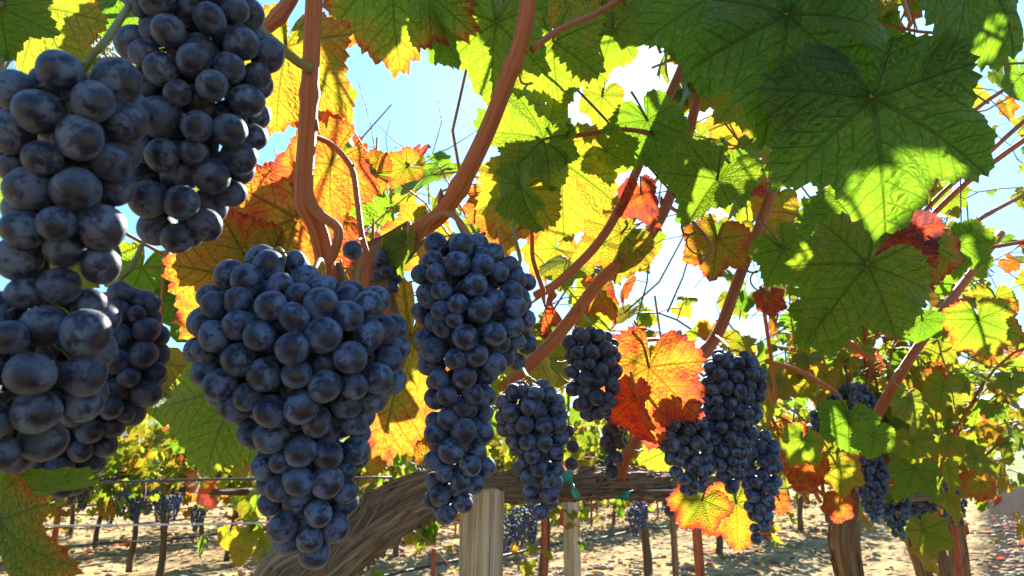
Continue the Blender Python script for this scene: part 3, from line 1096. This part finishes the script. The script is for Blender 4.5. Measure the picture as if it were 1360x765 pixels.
NB.append(bunch('biggest blue bunch in the middle with two shoulders and a long tapering tail', .30, 40,
      [(330, 370, 45), (372, 350, 78), (400, 395, 132), (450, 400, 146), (500, 399, 142), (535, 403, 116), (565, 410, 94), (600, 412, 84), (640, 412, 76), (680, 408, 66), (720, 412, 48), (757, 415, 26)],
      [(400, 385, .31), (425, 345, .35), (432, 380, .38)], M_GRAPE, 6, tries=22000))
NB.append(bunch('tall narrow bunch in front of the top of the wooden post', .385, 31,
      [(312, 600, 30), (350, 620, 72), (400, 628, 84), (450, 628, 80), (490, 615, 62), (530, 612, 48), (580, 608, 50), (620, 608, 52), (660, 598, 42), (698, 590, 24)],
      [(630, 340, .40), (610, 300, .43), (600, 275, .45)], M_GRAPE, 7, tries=12000))
NB.append(bunch('small shoulder of berries hanging right of the tall narrow bunch', .42, 27,
      [(350, 690, 15), (380, 686, 30), (420, 682, 32), (460, 684, 30), (492, 688, 16)],
      [(690, 340, .43), (680, 300, .46)], M_GRAPE, 8, tries=2500))
NB.append(bunch('compact bunch right of the wooden post beside the teal tape', .53, 23,
      [(505, 705, 26), (535, 705, 50), (570, 708, 48), (610, 714, 40), (650, 720, 30), (690, 726, 14)],
      [(700, 500, .54), (690, 490, .6), (668, 515, .62)], M_GRAPE, 9, tries=7000))
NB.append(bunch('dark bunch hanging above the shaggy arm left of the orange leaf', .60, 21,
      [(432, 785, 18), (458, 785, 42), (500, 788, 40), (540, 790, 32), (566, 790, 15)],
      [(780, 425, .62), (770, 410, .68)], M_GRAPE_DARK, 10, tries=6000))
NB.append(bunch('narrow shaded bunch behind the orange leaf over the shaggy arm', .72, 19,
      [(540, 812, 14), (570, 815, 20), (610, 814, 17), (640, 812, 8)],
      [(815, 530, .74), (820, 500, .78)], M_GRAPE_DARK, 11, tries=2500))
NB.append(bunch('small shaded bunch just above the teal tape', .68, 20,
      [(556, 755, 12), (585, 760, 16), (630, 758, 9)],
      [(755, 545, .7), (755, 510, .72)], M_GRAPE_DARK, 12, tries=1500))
NB.append(bunch('bunch hanging under the red leaf, left of the pair at right', .68, 18,
      [(528, 900, 12), (555, 905, 34), (590, 910, 38), (630, 918, 28), (662, 922, 13)],
      [(905, 520, .7), (915, 495, .82)], M_GRAPE, 13, tries=5000))
NB.append(bunch('long bunch with dusty shoulder directly below the orange red cane', .70, 18,
      [(464, 968, 18), (490, 975, 44), (525, 974, 44), (570, 970, 40), (610, 966, 30), (652, 972, 15)],
      [(962, 455, .74), (950, 445, .84)], M_GRAPE, 14, tries=8000))
NB.append(bunch('lowest bunch at right of the pair, above the yellow dangling leaf', .74, 17,
      [(570, 1008, 18), (600, 1012, 30), (640, 1012, 28), (680, 1008, 20), (722, 1008, 10)],
      [(1005, 555, .76), (1000, 480, .9)], M_GRAPE, 15, tries=5000))
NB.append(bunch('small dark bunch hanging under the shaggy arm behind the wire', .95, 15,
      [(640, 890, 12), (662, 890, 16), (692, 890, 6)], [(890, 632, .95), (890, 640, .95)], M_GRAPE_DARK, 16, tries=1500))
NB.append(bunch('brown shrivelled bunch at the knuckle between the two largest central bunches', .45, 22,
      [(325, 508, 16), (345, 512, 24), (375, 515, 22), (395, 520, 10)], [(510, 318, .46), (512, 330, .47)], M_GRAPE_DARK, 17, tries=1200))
# smaller ones along the row to the right: too small to show single berries as parts
for lab, dp, bd_, pf, sd in (
        ('small grey bunch hanging left of the grey green leaf at right', 1.15, 12, [(535, 1085, 8), (560, 1087, 14), (597, 1088, 6)], 21),
        ('little dark bunch above the green and yellow leaf', 1.05, 12, [(572, 1053, 10), (585, 1055, 14), (602, 1056, 8)], 22),
        ('dark bunch above the bright green leaf beside the trunk', 1.2, 11, [(508, 1140, 10), (530, 1150, 16), (570, 1158, 14), (595, 1160, 6)], 23),
        ('long bunch below the bright green leaf right of the trunk', 1.25, 11, [(598, 1155, 14), (630, 1158, 24), (660, 1158, 18), (695, 1160, 8)], 24),
        ('bunch hanging right of the bright green leaf', 1.5, 9, [(595, 1190, 8), (615, 1191, 11), (645, 1193, 5)], 25),
        ('bunch in front of the top of the rusty stake', 2.0, 8, [(615, 1212, 10), (640, 1222, 17), (660, 1232, 16), (680, 1238, 7)], 26),
        ('farthest bunch in view at the lane edge', 2.4, 8, [(645, 1262, 10), (660, 1262, 12), (682, 1264, 5)], 27)):
    NB.append(bunch(lab, dp, bd_, pf, [(pf[0][1], pf[0][0] - 10, dp), (pf[0][1] + 3, pf[0][0] - 32, dp + .03)], M_GRAPE, sd, parts=False, tries=2500))
for lab, px, py, dp in (('bunch hanging right of the trunk under yellow leaves', 1178, 600, 1.75), ('bunch hanging in front of the thick lane edge trunk', 1212, 612, 2.1), ('bunch just left of the rusty stake top', 1236, 624, 2.4),
                        ('bunch just right of the rusty stake top', 1262, 632, 2.8), ('bunch half hidden above the orange trunk', 1128, 515, 1.5)):
    hang_bunch(px, P(px, py, dp), lab, None, 1.0, px)
for j, (px, py, dp) in enumerate(((165, 668, 5.2), (182, 676, 5.3), (200, 664, 5.25), (214, 672, 5.3), (233, 674, 5.2), (150, 680, 5.4), (262, 690, 5.6), (690, 690, 3.6), (706, 684, 3.7), (672, 700, 3.6), (842, 690, 4.6), (850, 682, 4.7))):
    hang_bunch(j, P(px, py - 16, dp), 'dark grapes low on distant vines, seen left of the biggest bunch' if px < 300 else 'dark grapes low on distant vines, seen right of the wooden post',
               'low grapes across the row at left' if px < 300 else 'low grapes across the row right of the post', 1.0, j)
# one loose berry on the thin stalk by the upright cane
tag(hb := bpy.data.objects.new('grape', grape_mesh(M_GRAPE_GREY, 2)), 'single round berry alone on a thin stalk above the biggest bunch', 'grape')
COL.objects.link(hb)
hb.location = tuple(P(468, 332, .36))
hb.scale = (.0052,) * 3
hb.rotation_euler = (.5, .2, 0)
g = G()
tube(g, [P(470, 325, .36), P(476, 318, .366), P(482, 316, .373)], .0006, 6)
o = g.obj('stem', M_STEM)
o.parent = hb
o.matrix_parent_inverse = hb.matrix_basis.inverted()

# ------------------------------------------------------------------ single leaves one can point to
LEAF_ROWS = [
    # px, py (petiole point), length px, depth, tip angle, roll, pitch, tint centre, tint edge, fold, label
    (62, 12, 160, .36, -65, 15, 20, .42, .46, .1, 'bright yellow green leaf lit by the sun at the top left'),
    (0, 10, 120, .31, -80, -30, 15, .18, .22, .2, 'dark green leaf at the top left corner'),
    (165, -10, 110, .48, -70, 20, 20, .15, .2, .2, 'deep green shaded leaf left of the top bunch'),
    (320, -18, 60, .29, -120, 20, 30, .22, .3, .2, 'small green leaf end over the top of the grey blue bunch'),
    (380, 62, 175, .47, -95, 10, 10, .58, .62, .05, 'large clear yellow leaf behind the upright cane'),
    (440, 218, 150, .46, -140, 25, -10, .72, .74, .2, 'bright orange leaf between the upright cane and the top bunch'),
    (395, 290, 220, .50, -155, 10, 15, .74, .84, .1, 'orange and red leaf with dark veins under the top bunch'),
    (345, 372, 190, .49, -140, -15, 10, .60, .72, .1, 'yellow and orange leaf left above the biggest bunch'),
    (320, 515, 185, .56, -115, 10, 15, .30, .36, .05, 'large plain green leaf hanging low left of the biggest bunch'),
    (545, 450, 230, .52, -105, 10, 5, .64, .72, .1, 'golden orange leaf hanging behind the tail of the biggest bunch'),
    (522, -48, 205, .50, -92, 10, 5, .25, .70, .1, 'large green leaf with yellow and red rim hanging against the blue sky'),
    (585, 30, 90, .50, -60, 65, 10, .2, .25, .5, 'folded leaf shining silver white in the sun'),
    (660, 30, 150, .52, -100, 25, 5, .34, .36, .3, 'green leaf with folded side left of the long red cane top'),
    (735, 55, 140, .56, -90, 20, 0, .40, .42, .2, 'yellow green leaf right of the long red cane'),
    (722, 185, 125, .56, 175, 10, 25, .33, .35, .2, 'saw toothed green leaf pointing left over the sky'),
    (690, -30, 110, .58, -70, 20, 25, .18, .22, .2, 'dark green leaf at the top edge right of the long red cane'),
    (745, 215, 160, .60, -88, 5, 5, .50, .53, .05, 'glowing yellow leaf hanging left of the thin straight cane'),
    (700, 250, 110, .56, -160, 15, 10, .46, .50, .2, 'yellow green leaf above the tall narrow bunch'),
    (692, 245, 100, .50, -85, 60, 0, .28, .30, .5, 'narrow folded green leaf hanging over the tall narrow bunch'),
    (735, 195, 70, .58, -75, 30, 20, .22, .25, .3, 'small dark green leaf in front of the glowing yellow leaf'),
    (805, 200, 70, .6, -30, 30, 20, .3, .34, .3, 'small green leaf tip against the bright sky'),
    (825, 310, 110, .72, -150, 15, 10, .54, .58, .1, 'broad yellow leaf between the two slender canes'),
    (860, 160, 105, .62, -70, -10, 10, .20, .24, .05, 'round green leaf with spreading veins behind the thin straight cane'),
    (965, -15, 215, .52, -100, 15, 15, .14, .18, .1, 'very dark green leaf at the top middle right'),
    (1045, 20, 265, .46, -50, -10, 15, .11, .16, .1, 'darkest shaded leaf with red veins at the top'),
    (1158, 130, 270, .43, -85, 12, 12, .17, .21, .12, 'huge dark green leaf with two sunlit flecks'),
    (1275, -60, 255, .43, -95, -25, 20, .20, .24, .2, 'green leaf reaching down from the top right corner'),
    (990, 120, 95, .72, -80, 15, 10, .40, .46, .1, 'sunlit yellow green leaf below the darkest leaf'),
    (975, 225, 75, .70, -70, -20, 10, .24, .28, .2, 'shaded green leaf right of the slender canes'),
    (952, 238, 112, .58, -125, 30, 5, .26, .32, .8, 'drooping folded green leaf with a fine pale rim'),
    (852, 258, 70, .64, -85, 50, 0, .88, .92, .6, 'curled red brown dead leaf on the slender cane'),
    (952, 318, 85, .72, -95, 10, 5, .62, .74, .1, 'spotted yellow and orange leaf below the drooping folded leaf'),
    (1152, 352, 165, .62, -130, 25, 10, .33, .36, .2, 'wide smooth green leaf with a pale torn edge'),
    (1095, 415, 90, .66, -80, 10, 10, .27, .30, .1, 'dull green leaf hanging under the wide smooth leaf'),
    (1195, 310, 95, .72, -95, 20, 5, .97, .95, .2, 'purple grey withered leaf below the huge dark leaf'),
    (1240, 328, 80, .74, -75, -5, 5, .46, .90, .1, 'small leaf with green heart and red rim'),
    (1275, 325, 70, .8, -40, 20, 20, .2, .3, .2, 'green leaf right of the red rimmed leaf'),
    (1205, 372, 60, .75, -140, 30, 10, .90, .96, .3, 'crimson leaf fragment under the purple withered leaf'),
    (1170, 392, 75, .72, -60, 15, 10, .30, .95, .1, 'green leaf turning purple on one side'),
    (1225, 425, 50, .78, -100, 20, 10, .14, .2, .2, 'little blue grey leaf beside the purple turning leaf'),
    (1300, 425, 85, .92, -75, 15, 10, .24, .70, .1, 'green leaf with brown lower rim near the right edge'),
    (1322, 395, 50, 1.0, -85, 15, 10, .42, .5, .1, 'bright yellow green leaf alone against the sky at right'),
    (862, 488, 150, .64, -95, 32, 8, .72, .86, .2, 'glowing orange red leaf right of the dark upper bunch'),
    (905, 520, 62, .66, -105, 35, 5, .86, .88, .3, 'scarlet leaf lobe next to the glowing orange leaf'),
    (845, 530, 90, .62, -80, 60, 5, .86, .9, .6, 'curled pinkish red leaf edge hanging below the orange leaf'),
    (932, 664, 72, .72, -125, 20, 5, .46, .92, .6, 'green to pink dangling leaf under the wire'),
    (978, 668, 92, .80, -88, 10, 5, .54, .80, .55, 'fan shaped yellow and orange leaf dangling below the bunches'),
    (1035, 665, 30, .95, -80, 20, 10, .8, .85, .2, 'tiny orange leaf right of the lowest bunch'),
    (1065, 585, 55, .98, -110, 15, 5, .28, .56, .1, 'green leaf with yellow rim right of the paired bunches'),
    (1160, 578, 50, 1.0, -95, 15, 5, .29, .30, .1, 'bright clean green leaf over the long right bunch'),
    (1080, 615, 45, 1.1, -130, 20, 5, .78, .84, .2, 'orange red leaf above the orange trunk'),
    (1068, 632, 40, 1.12, -60, 20, 5, .80, .86, .2, 'red orange leaf at the left shoulder of the orange trunk'),
    (1128, 558, 75, 1.08, -95, 50, 0, .16, .22, .4, 'slim grey green leaf hanging above the orange trunk'),
    (1112, 620, 60, 1.1, -80, 35, 5, .50, .62, .2, 'yellow green leaf lying on the trunk top'),
    (1115, 668, 40, 1.2, -100, 20, 5, .76, .85, .2, 'orange leaf stuck on the orange trunk'),
    (0, 690, 190, .23, -25, 25, 30, .30, .66, .1, 'near green leaf blushing red in the bottom left corner'),
    (-10, 640, 190, .24, 5, 62, 10, .26, .36, .2, 'dull green leaf seen nearly edge on above the blushing one'),
    (15, 225, 130, .30, -95, 30, 10, .3, .32, .2, 'pale green leaf bit behind the left edge berries'),
    (110, 350, 90, .36, -150, 25, 10, .3, .4, .2, 'green leaf glimpsed between the stacked left bunches'),
    (430, 132, 70, .85, -40, 15, 10, .38, .44, .1, 'small yellow green leaf right beside the upright cane'),
    (495, 232, 80, .62, -170, 40, 15, .70, .74, .3, 'orange leaf folded over the thin stalk by the upright cane'),
    (470, 240, 100, .66, -80, 15, 10, .24, .28, .1, 'green leaf in shadow right of the crooked spur'),
    (540, 222, 60, .75, -160, 25, 10, .52, .72, .2, 'yellow leaf with torn white edge left of the long red cane'),
    (540, 325, 62, .44, -95, 45, 5, .28, .3, .5, 'small curled green leaf over the brown shrivelled bunch'),
    (1022, 395, 40, .95, -80, 30, 5, .9, .9, .3, 'small dark red leaf left of the wide smooth leaf'),
    (905, 15, 100, .66, -80, -20, 15, .24, .28, .1, 'mid green leaf behind the tops of the slender canes'),
    (815, 40, 85, .66, -110, 15, 15, .32, .38, .1, 'toothed green leaf high over the bright sky patch'),
    (800, 128, 60, .68, -100, 25, 5, .42, .48, .3, 'small yellow green leaf dangling in the sky patch'),
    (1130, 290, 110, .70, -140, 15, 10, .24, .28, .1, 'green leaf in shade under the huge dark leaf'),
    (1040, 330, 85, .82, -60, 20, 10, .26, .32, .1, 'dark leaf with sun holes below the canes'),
]
for i, (px, py, ln, dp, phi, roll, pit, t0, t1, fo, lab) in enumerate(LEAF_ROWS):
    rng = np.random.RandomState(900 + i)
    v, q, t, uv, ed = leaf_geo(rng, 180, 9, 36, lobe=rng.uniform(.55, 1.05), fold=fo, droop=rng.uniform(.08, .42), wave=rng.uniform(.06, .13), curl=rng.uniform(-.2, .06))
    a = math.radians(phi)
    tip = RIGHT * math.cos(a) + UP * math.sin(a)
    nrm = -FWD
    x = np.cross(tip, nrm)
    M3 = Matrix((tuple(x), tuple(tip), tuple(nrm))).transposed()
    M3 = M3 @ Matrix.Rotation(math.radians(roll), 3, 'Y') @ Matrix.Rotation(math.radians(pit), 3, 'X')
    size = ln * .68 / F * dp
    base = P(px, py, dp)
    v = (v @ np.array(M3).T) * size + base
    root = empty('grape_leaf', base, lab, 'leaf')
    g = G()
    g.add(v, q, t, uv, np.clip(t0 + (t1 - t0) * ed ** 2.8 + (ed > .9) * rng.rand(len(ed)) * (.25 if t1 > .45 else .06), 0, 1))
    g.obj('leaf_blade', M_LEAF, root)
    g = G()
    back = -np.array(M3 @ Vector((0, 1, 0))) * .35 + np.array([0, 0, .6]) + FWD * rng.uniform(.5, 1.1) + RIGHT * rng.uniform(-.3, .3)
    pl = size * rng.uniform(.5, .8)
    sp, sr = spline([base, base + back * pl * .4 - np.array(M3 @ Vector((0, 1, 0))) * pl * .15, base + back * pl], [.0012, .0011, .0014], 5)
    tube(g, sp, sr * (dp / .5) ** .3, 7)
    g.obj('petiole', M_PETI, root)

# ------------------------------------------------------------------ leafy side shoots of the nearest vine
gl, gc = G(), G()
FILL = [  # x0, y0, x1, y1, depth range, leaf size, how many leaves, autumn, bank
    (432, 190, 600, 330, 1.5, 2.2, .085, 80, .2),
    (600, -30, 870, 45, .7, 1.1, .11, 40, .15),
    (860, -40, 1230, 90, .75, 1.4, .12, 90, .05),
    (820, 120, 1070, 330, .95, 1.7, .11, 55, .15),
    (960, 300, 1260, 520, 1.3, 2.3, .085, 125, .22),
    (1040, 470, 1300, 590, 1.6, 2.6, .08, 95, .25),
    (570, 250, 760, 330, .75, 1.1, .11, 30, .35),
    (640, 330, 780, 500, 1.0, 1.6, .11, 40, .35),
    (180, 330, 330, 470, .65, .95, .11, 22, .2),
    (440, 400, 560, 560, .7, 1.0, .11, 16, .5),
    (90, -30, 260, 90, .55, .8, .10, 18, .1),
    (1180, -30, 1225, 120, .8, 1.2, .10, 10, .2),
    (1260, 90, 1375, 330, 1.5, 2.4, .09, 30, .15),
    (1270, 330, 1370, 470, 1.8, 2.8, .10, 26, .15),
    (1265, 430, 1345, 590, 2.2, 3.6, .09, 70, .1),
    (780, 400, 960, 560, 1.2, 1.9, .12, 34, .4),
]
# gaps in the leaves that let the sun through
SUN_GAPS = np.array([P(*q) for q in ((340, 250, .27), (300, 330, .27), (215, 240, .22), (160, 430, .22), (650, 560, .385), (860, 500, .64), (900, 530, .66), (392, 150, .47),
                                     (770, 270, .6), (500, 60, .5), (535, 560, .52), (650, 100, .5), (740, 120, .56), (80, 60, .36), (440, 280, .46), (300, 350, .5), (970, 540, .7), (640, 430, .385), (700, 600, .53))])
TS = np.array(to_sun)


def sunny(p):
    d = p - SUN_GAPS
    t = d @ TS
    off = np.linalg.norm(d - t[:, None] * TS, axis=1)
    return not np.any((t > .04) & (off < .055))


def crowded(p):
    # nothing of the side shoots hangs in front of the show leaves or closes the open sky
    c = p - CAM
    dz = c @ FWD
    u, w = W / 2 + F * (c @ RIGHT) / dz, H / 2 - F * (c @ UP) / dz
    for (x, y, r) in ((870, 470, 90), (900, 385, 62), (520, 115, 85), (590, 150, 55), (1225, 60, 60), (1320, 280, 45), (1335, 400, 40), (870, 100, 35), (790, 190, 40), (455, 110, 40), (1220, 650, 62), (1115, 690, 45)):
        if (u - x) ** 2 + (w - y) ** 2 < r * r:
            return True
    return False


rng = np.random.RandomState(2024)
for (x0, y0, x1, y1, d0, d1, size, n, au_) in FILL:
    k = 0
    while k < n:
        p0 = P(rng.uniform(x0, x1), rng.uniform(y0, y1), rng.uniform(d0, d1))
        # a short side shoot carrying three or four leaves
        d = np.array([rng.normal(0, .6), rng.normal(0, .5), rng.normal(.3, .6)])
        d /= np.linalg.norm(d)
        m_ = rng.randint(2, 5)
        pts = [p0 + d * size * .8 * q + rng.normal(0, .006, 3) for q in range(m_ + 1)]
        kept = 0
        for q in range(m_):
            ang = rng.uniform(0, 6.28)
            out = np.array([math.cos(ang), math.sin(ang), rng.uniform(-.3, .5)])
            pl = size * rng.uniform(.4, .7)
            b0 = pts[q] + out * pl
            k += 1
            if not sunny(b0) or crowded(b0):
                continue
            tube(gc, [pts[q], (pts[q] + b0) / 2 + np.array([0, 0, pl * .1]), b0], .0010, 5, cap=False)
            tip = out * .6 + np.array([0, 0, -rng.uniform(.3, 1.3)]) + rng.normal(0, .3, 3)
            nor = np.array([0, -.5, .8]) + out * .5 + rng.normal(0, .55, 3)
            kept += 1
            t0, t1 = rand_tint(rng, au_)
            BANK_HI.put(gl, rng, b0, frame(tip, nor), size * rng.uniform(.55, 1.15) * .62, t0, t1)
        if kept:
            tube(gc, pts, np.linspace(.0022, .001, len(pts)), 6, cap=False)
fo = gl.obj('foliage', M_LEAF, vine)
fo['kind'] = 'stuff'
so = gc.obj('side_shoots', M_PETI, vine)
so['kind'] = 'stuff'

# ------------------------------------------------------------------ post, stakes, wires, tape
base = P(620, 650, .60)
g = G()
hw = .0138
NZ = 26
rng = np.random.RandomState(4)
rings = []
for j in range(NZ):
    z = -.1 + (base[2] + .1) * j / (NZ - 1)
    ring = []
    for (cx, cy) in ((-1, -1), (-.2, -1.02), (.45, -.99), (1, -1), (1.0, -.1), (1, 1), (0, 1), (-1, 1), (-1.01, .2)):
        ring.append((cx * hw + rng.normal(0, .0004), cy * hw + rng.normal(0, .0004), z))
    rings.append(ring)
rings = np.array(rings)
rings[-1, :, 2] += rng.normal(0, .0012, 9)
nq = 9
idx = np.arange(NZ * nq).reshape(NZ, nq)
nx = np.roll(idx, -1, 1)
quads = np.stack([idx[:-1], nx[:-1], nx[1:], idx[1:]], -1).reshape(-1, 4)
top_c = rings[-1].mean(0) + [0, 0, .0015]
vv = np.vstack([rings.reshape(-1, 3), top_c])
tris = [(idx[-1][k], idx[-1][(k + 1) % nq], NZ * nq) for k in range(nq)]
g.add(vv, quads, tris)
post = g.obj('fence_post', M_WOOD, None, np.zeros(3), flat=True)
post.location = (base[0] - .004, base[1], 0)
post.rotation_euler = (0, math.radians(1.2), math.radians(-28))
tag(post, 'weathered square wooden post below the tall narrow bunch', 'post')


def ground_stake(px, dep, top_y, wpx, mat, label, square=False, lean=(0, 0)):
    t = P(px, top_y, dep)
    stake((t[0], t[1], 0), t[2], wpx / F * dep / 2, mat, label, None, square, lean)


ground_stake(578, 4.1, 660, 7, M_RUST, 'thin rust red stake left of the wooden post')
ground_stake(723, 4.9, 655, 8, M_RUST, 'rust red stake right of the wooden post')
ground_stake(758, 4.6, 640, 17, M_WOOD, 'grey square stake just right of the rust red one', True)
ground_stake(934, 1.25, 660, 15, M_RUST, 'bright rust red stake under the paired bunches', lean=(0, math.radians(-2)))
ground_stake(1254, 3.0, 665, 11, M_RUST, 'rusty stake leaning on the thick trunk at the lane edge', lean=(math.radians(3), math.radians(-6)))
ground_stake(893, 5.0, 655, 10, M_TRUNK, 'dull brown stake under the green to pink leaf')


def wire(pts, r, mat, label):
    g = G()
    sp, sr = spline([P(*p) for p in pts], [r] * len(pts), 8)
    tube(g, sp, sr, 8)
    tag(g.obj('trellis_wire', mat), label, 'wire')


wire([(-260, 703, 2.9), (100, 698, 2.9), (350, 694, 2.9), (620, 680, 3.1)], .0042, M_WIRE, 'pale taut wire across the lower left')
wire([(-260, 644, 2.5), (110, 641, 2.5), (280, 637, 2.5), (520, 634, 2.7)], .0048, M_DKWIRE, 'dark wire in front of the leafy row at lower left')
wire([(800, 652, .83), (880, 651, .88), (960, 651, .98), (1060, 648, 1.2)], .0013, M_WIRE, 'wire strung along the shaggy arm below the bunches')
wire([(590, -45, .62), (690, 50, .62), (765, 118, .62), (835, 192, .62), (905, 270, .64)], .0011, M_DKWIRE, 'dark wire slanting across the upper middle sky')
wire([(1273, 60, .95), (1275, 200, .95), (1277, 330, .96)], .0009, M_DKWIRE, 'thin dark wire hanging straight down at right')

rng = np.random.RandomState(8)


def tape(px, dep, label):
    g = G()
    sp, _ = spline([P(x, y, dep + dz) for x, y, dz in px], [1] * len(px), 6)
    n = len(sp)
    w = np.interp(np.linspace(0, 1, n), [0, .25, .5, .8, 1], [.007, .012, .006, .007, .004])
    vs, qs = [], []
    for i in range(n):
        wd = RIGHT * math.cos(i * .17) * .9 + FWD * math.sin(i * .3) * .5 + UP * .35
        vs += [sp[i] - wd * w[i], sp[i] + wd * w[i], sp[i] + wd * w[i] + FWD * .0008, sp[i] - wd * w[i] + FWD * .0008]
    for i in range(n - 1):
        for a, b in ((0, 1), (1, 2), (2, 3), (3, 0)):
            qs.append((i * 4 + a, i * 4 + b, i * 4 + 4 + b, i * 4 + 4 + a))
    g.add(vs, qs)
    tag(g.obj('tie_tape', M_TAPE), label, 'tie tape')


tape([(742, 628, 0), (756, 634, -.01), (763, 648, 0), (766, 662, .01)], .72, 'teal plastic tie tape knotted on the shaggy arm')
tape([(829, 655, 0), (834, 659, -.005), (836, 665, 0)], .80, 'small scrap of teal tape hung under the shaggy arm')

# ------------------------------------------------------------------ straw and clods on the ground
g = G()
rng = np.random.RandomState(31)
sv, sq, stt = sphere(6, 4)
for _ in range(9000):
    az = math.radians(rng.uniform(-42, 48))
    rr = rng.uniform(1.0, 5.0) ** 1.9 * .75 + 1.0
    x, y = math.sin(az) * rr, math.cos(az) * rr
    pd_ = -.796 * x + .605 * y
    z = .05 * math.cos((pd_ - .35) / 2.9 * 2 * math.pi) - .05
    s = rng.uniform(.008, .035) * (1 + rr * .03)
    v = sv * np.array([s * rng.uniform(.7, 1.8), s * rng.uniform(.7, 1.4), s * rng.uniform(.3, .8)]) * (1 + rng.normal(0, .18, (len(sv), 1)))
    a = rng.uniform(0, 6.28)
    v = v @ np.array([[math.cos(a), -math.sin(a), 0], [math.sin(a), math.cos(a), 0], [0, 0, 1]]).T
    g.add(v + [x, y, z], sq, stt)
M_CLOD = plain_material('soil_clods', (0.22, 0.16, 0.11), (0.48, 0.38, 0.25), 6, .95, 0, .3, .1)
tag(g.obj('soil_clods', M_CLOD), 'loose clods and straw scattered on the vineyard floor', 'clods', kind='stuff')

g = G()
rng = np.random.RandomState(52)
for _ in range(1500):
    k = rng.randint(0, 5)
    p = RP(rng.uniform(.5, 16), (.35 + 2.87 * k) + rng.normal(0, .55))
    z = .05 * math.cos((k * 2.87 + 0) * 0 + (-.796 * p[0] + .605 * p[1] - .35) / 2.9 * 2 * math.pi) - .03
    t0 = rng.choice([.55, .66, .75, .88, 1.0])
    BANK_LO.put(g, rng, np.array([p[0], p[1], z]), frame(np.array([rng.normal(), rng.normal(), rng.normal(0, .2)]), np.array([rng.normal(0, .3), rng.normal(0, .3), 1])), rng.uniform(.03, .065), t0, min(1, t0 + .1))
tag(g.obj('fallen_leaves', M_LEAF), 'fallen dry leaves lying under the vine rows', 'leaves', kind='stuff')
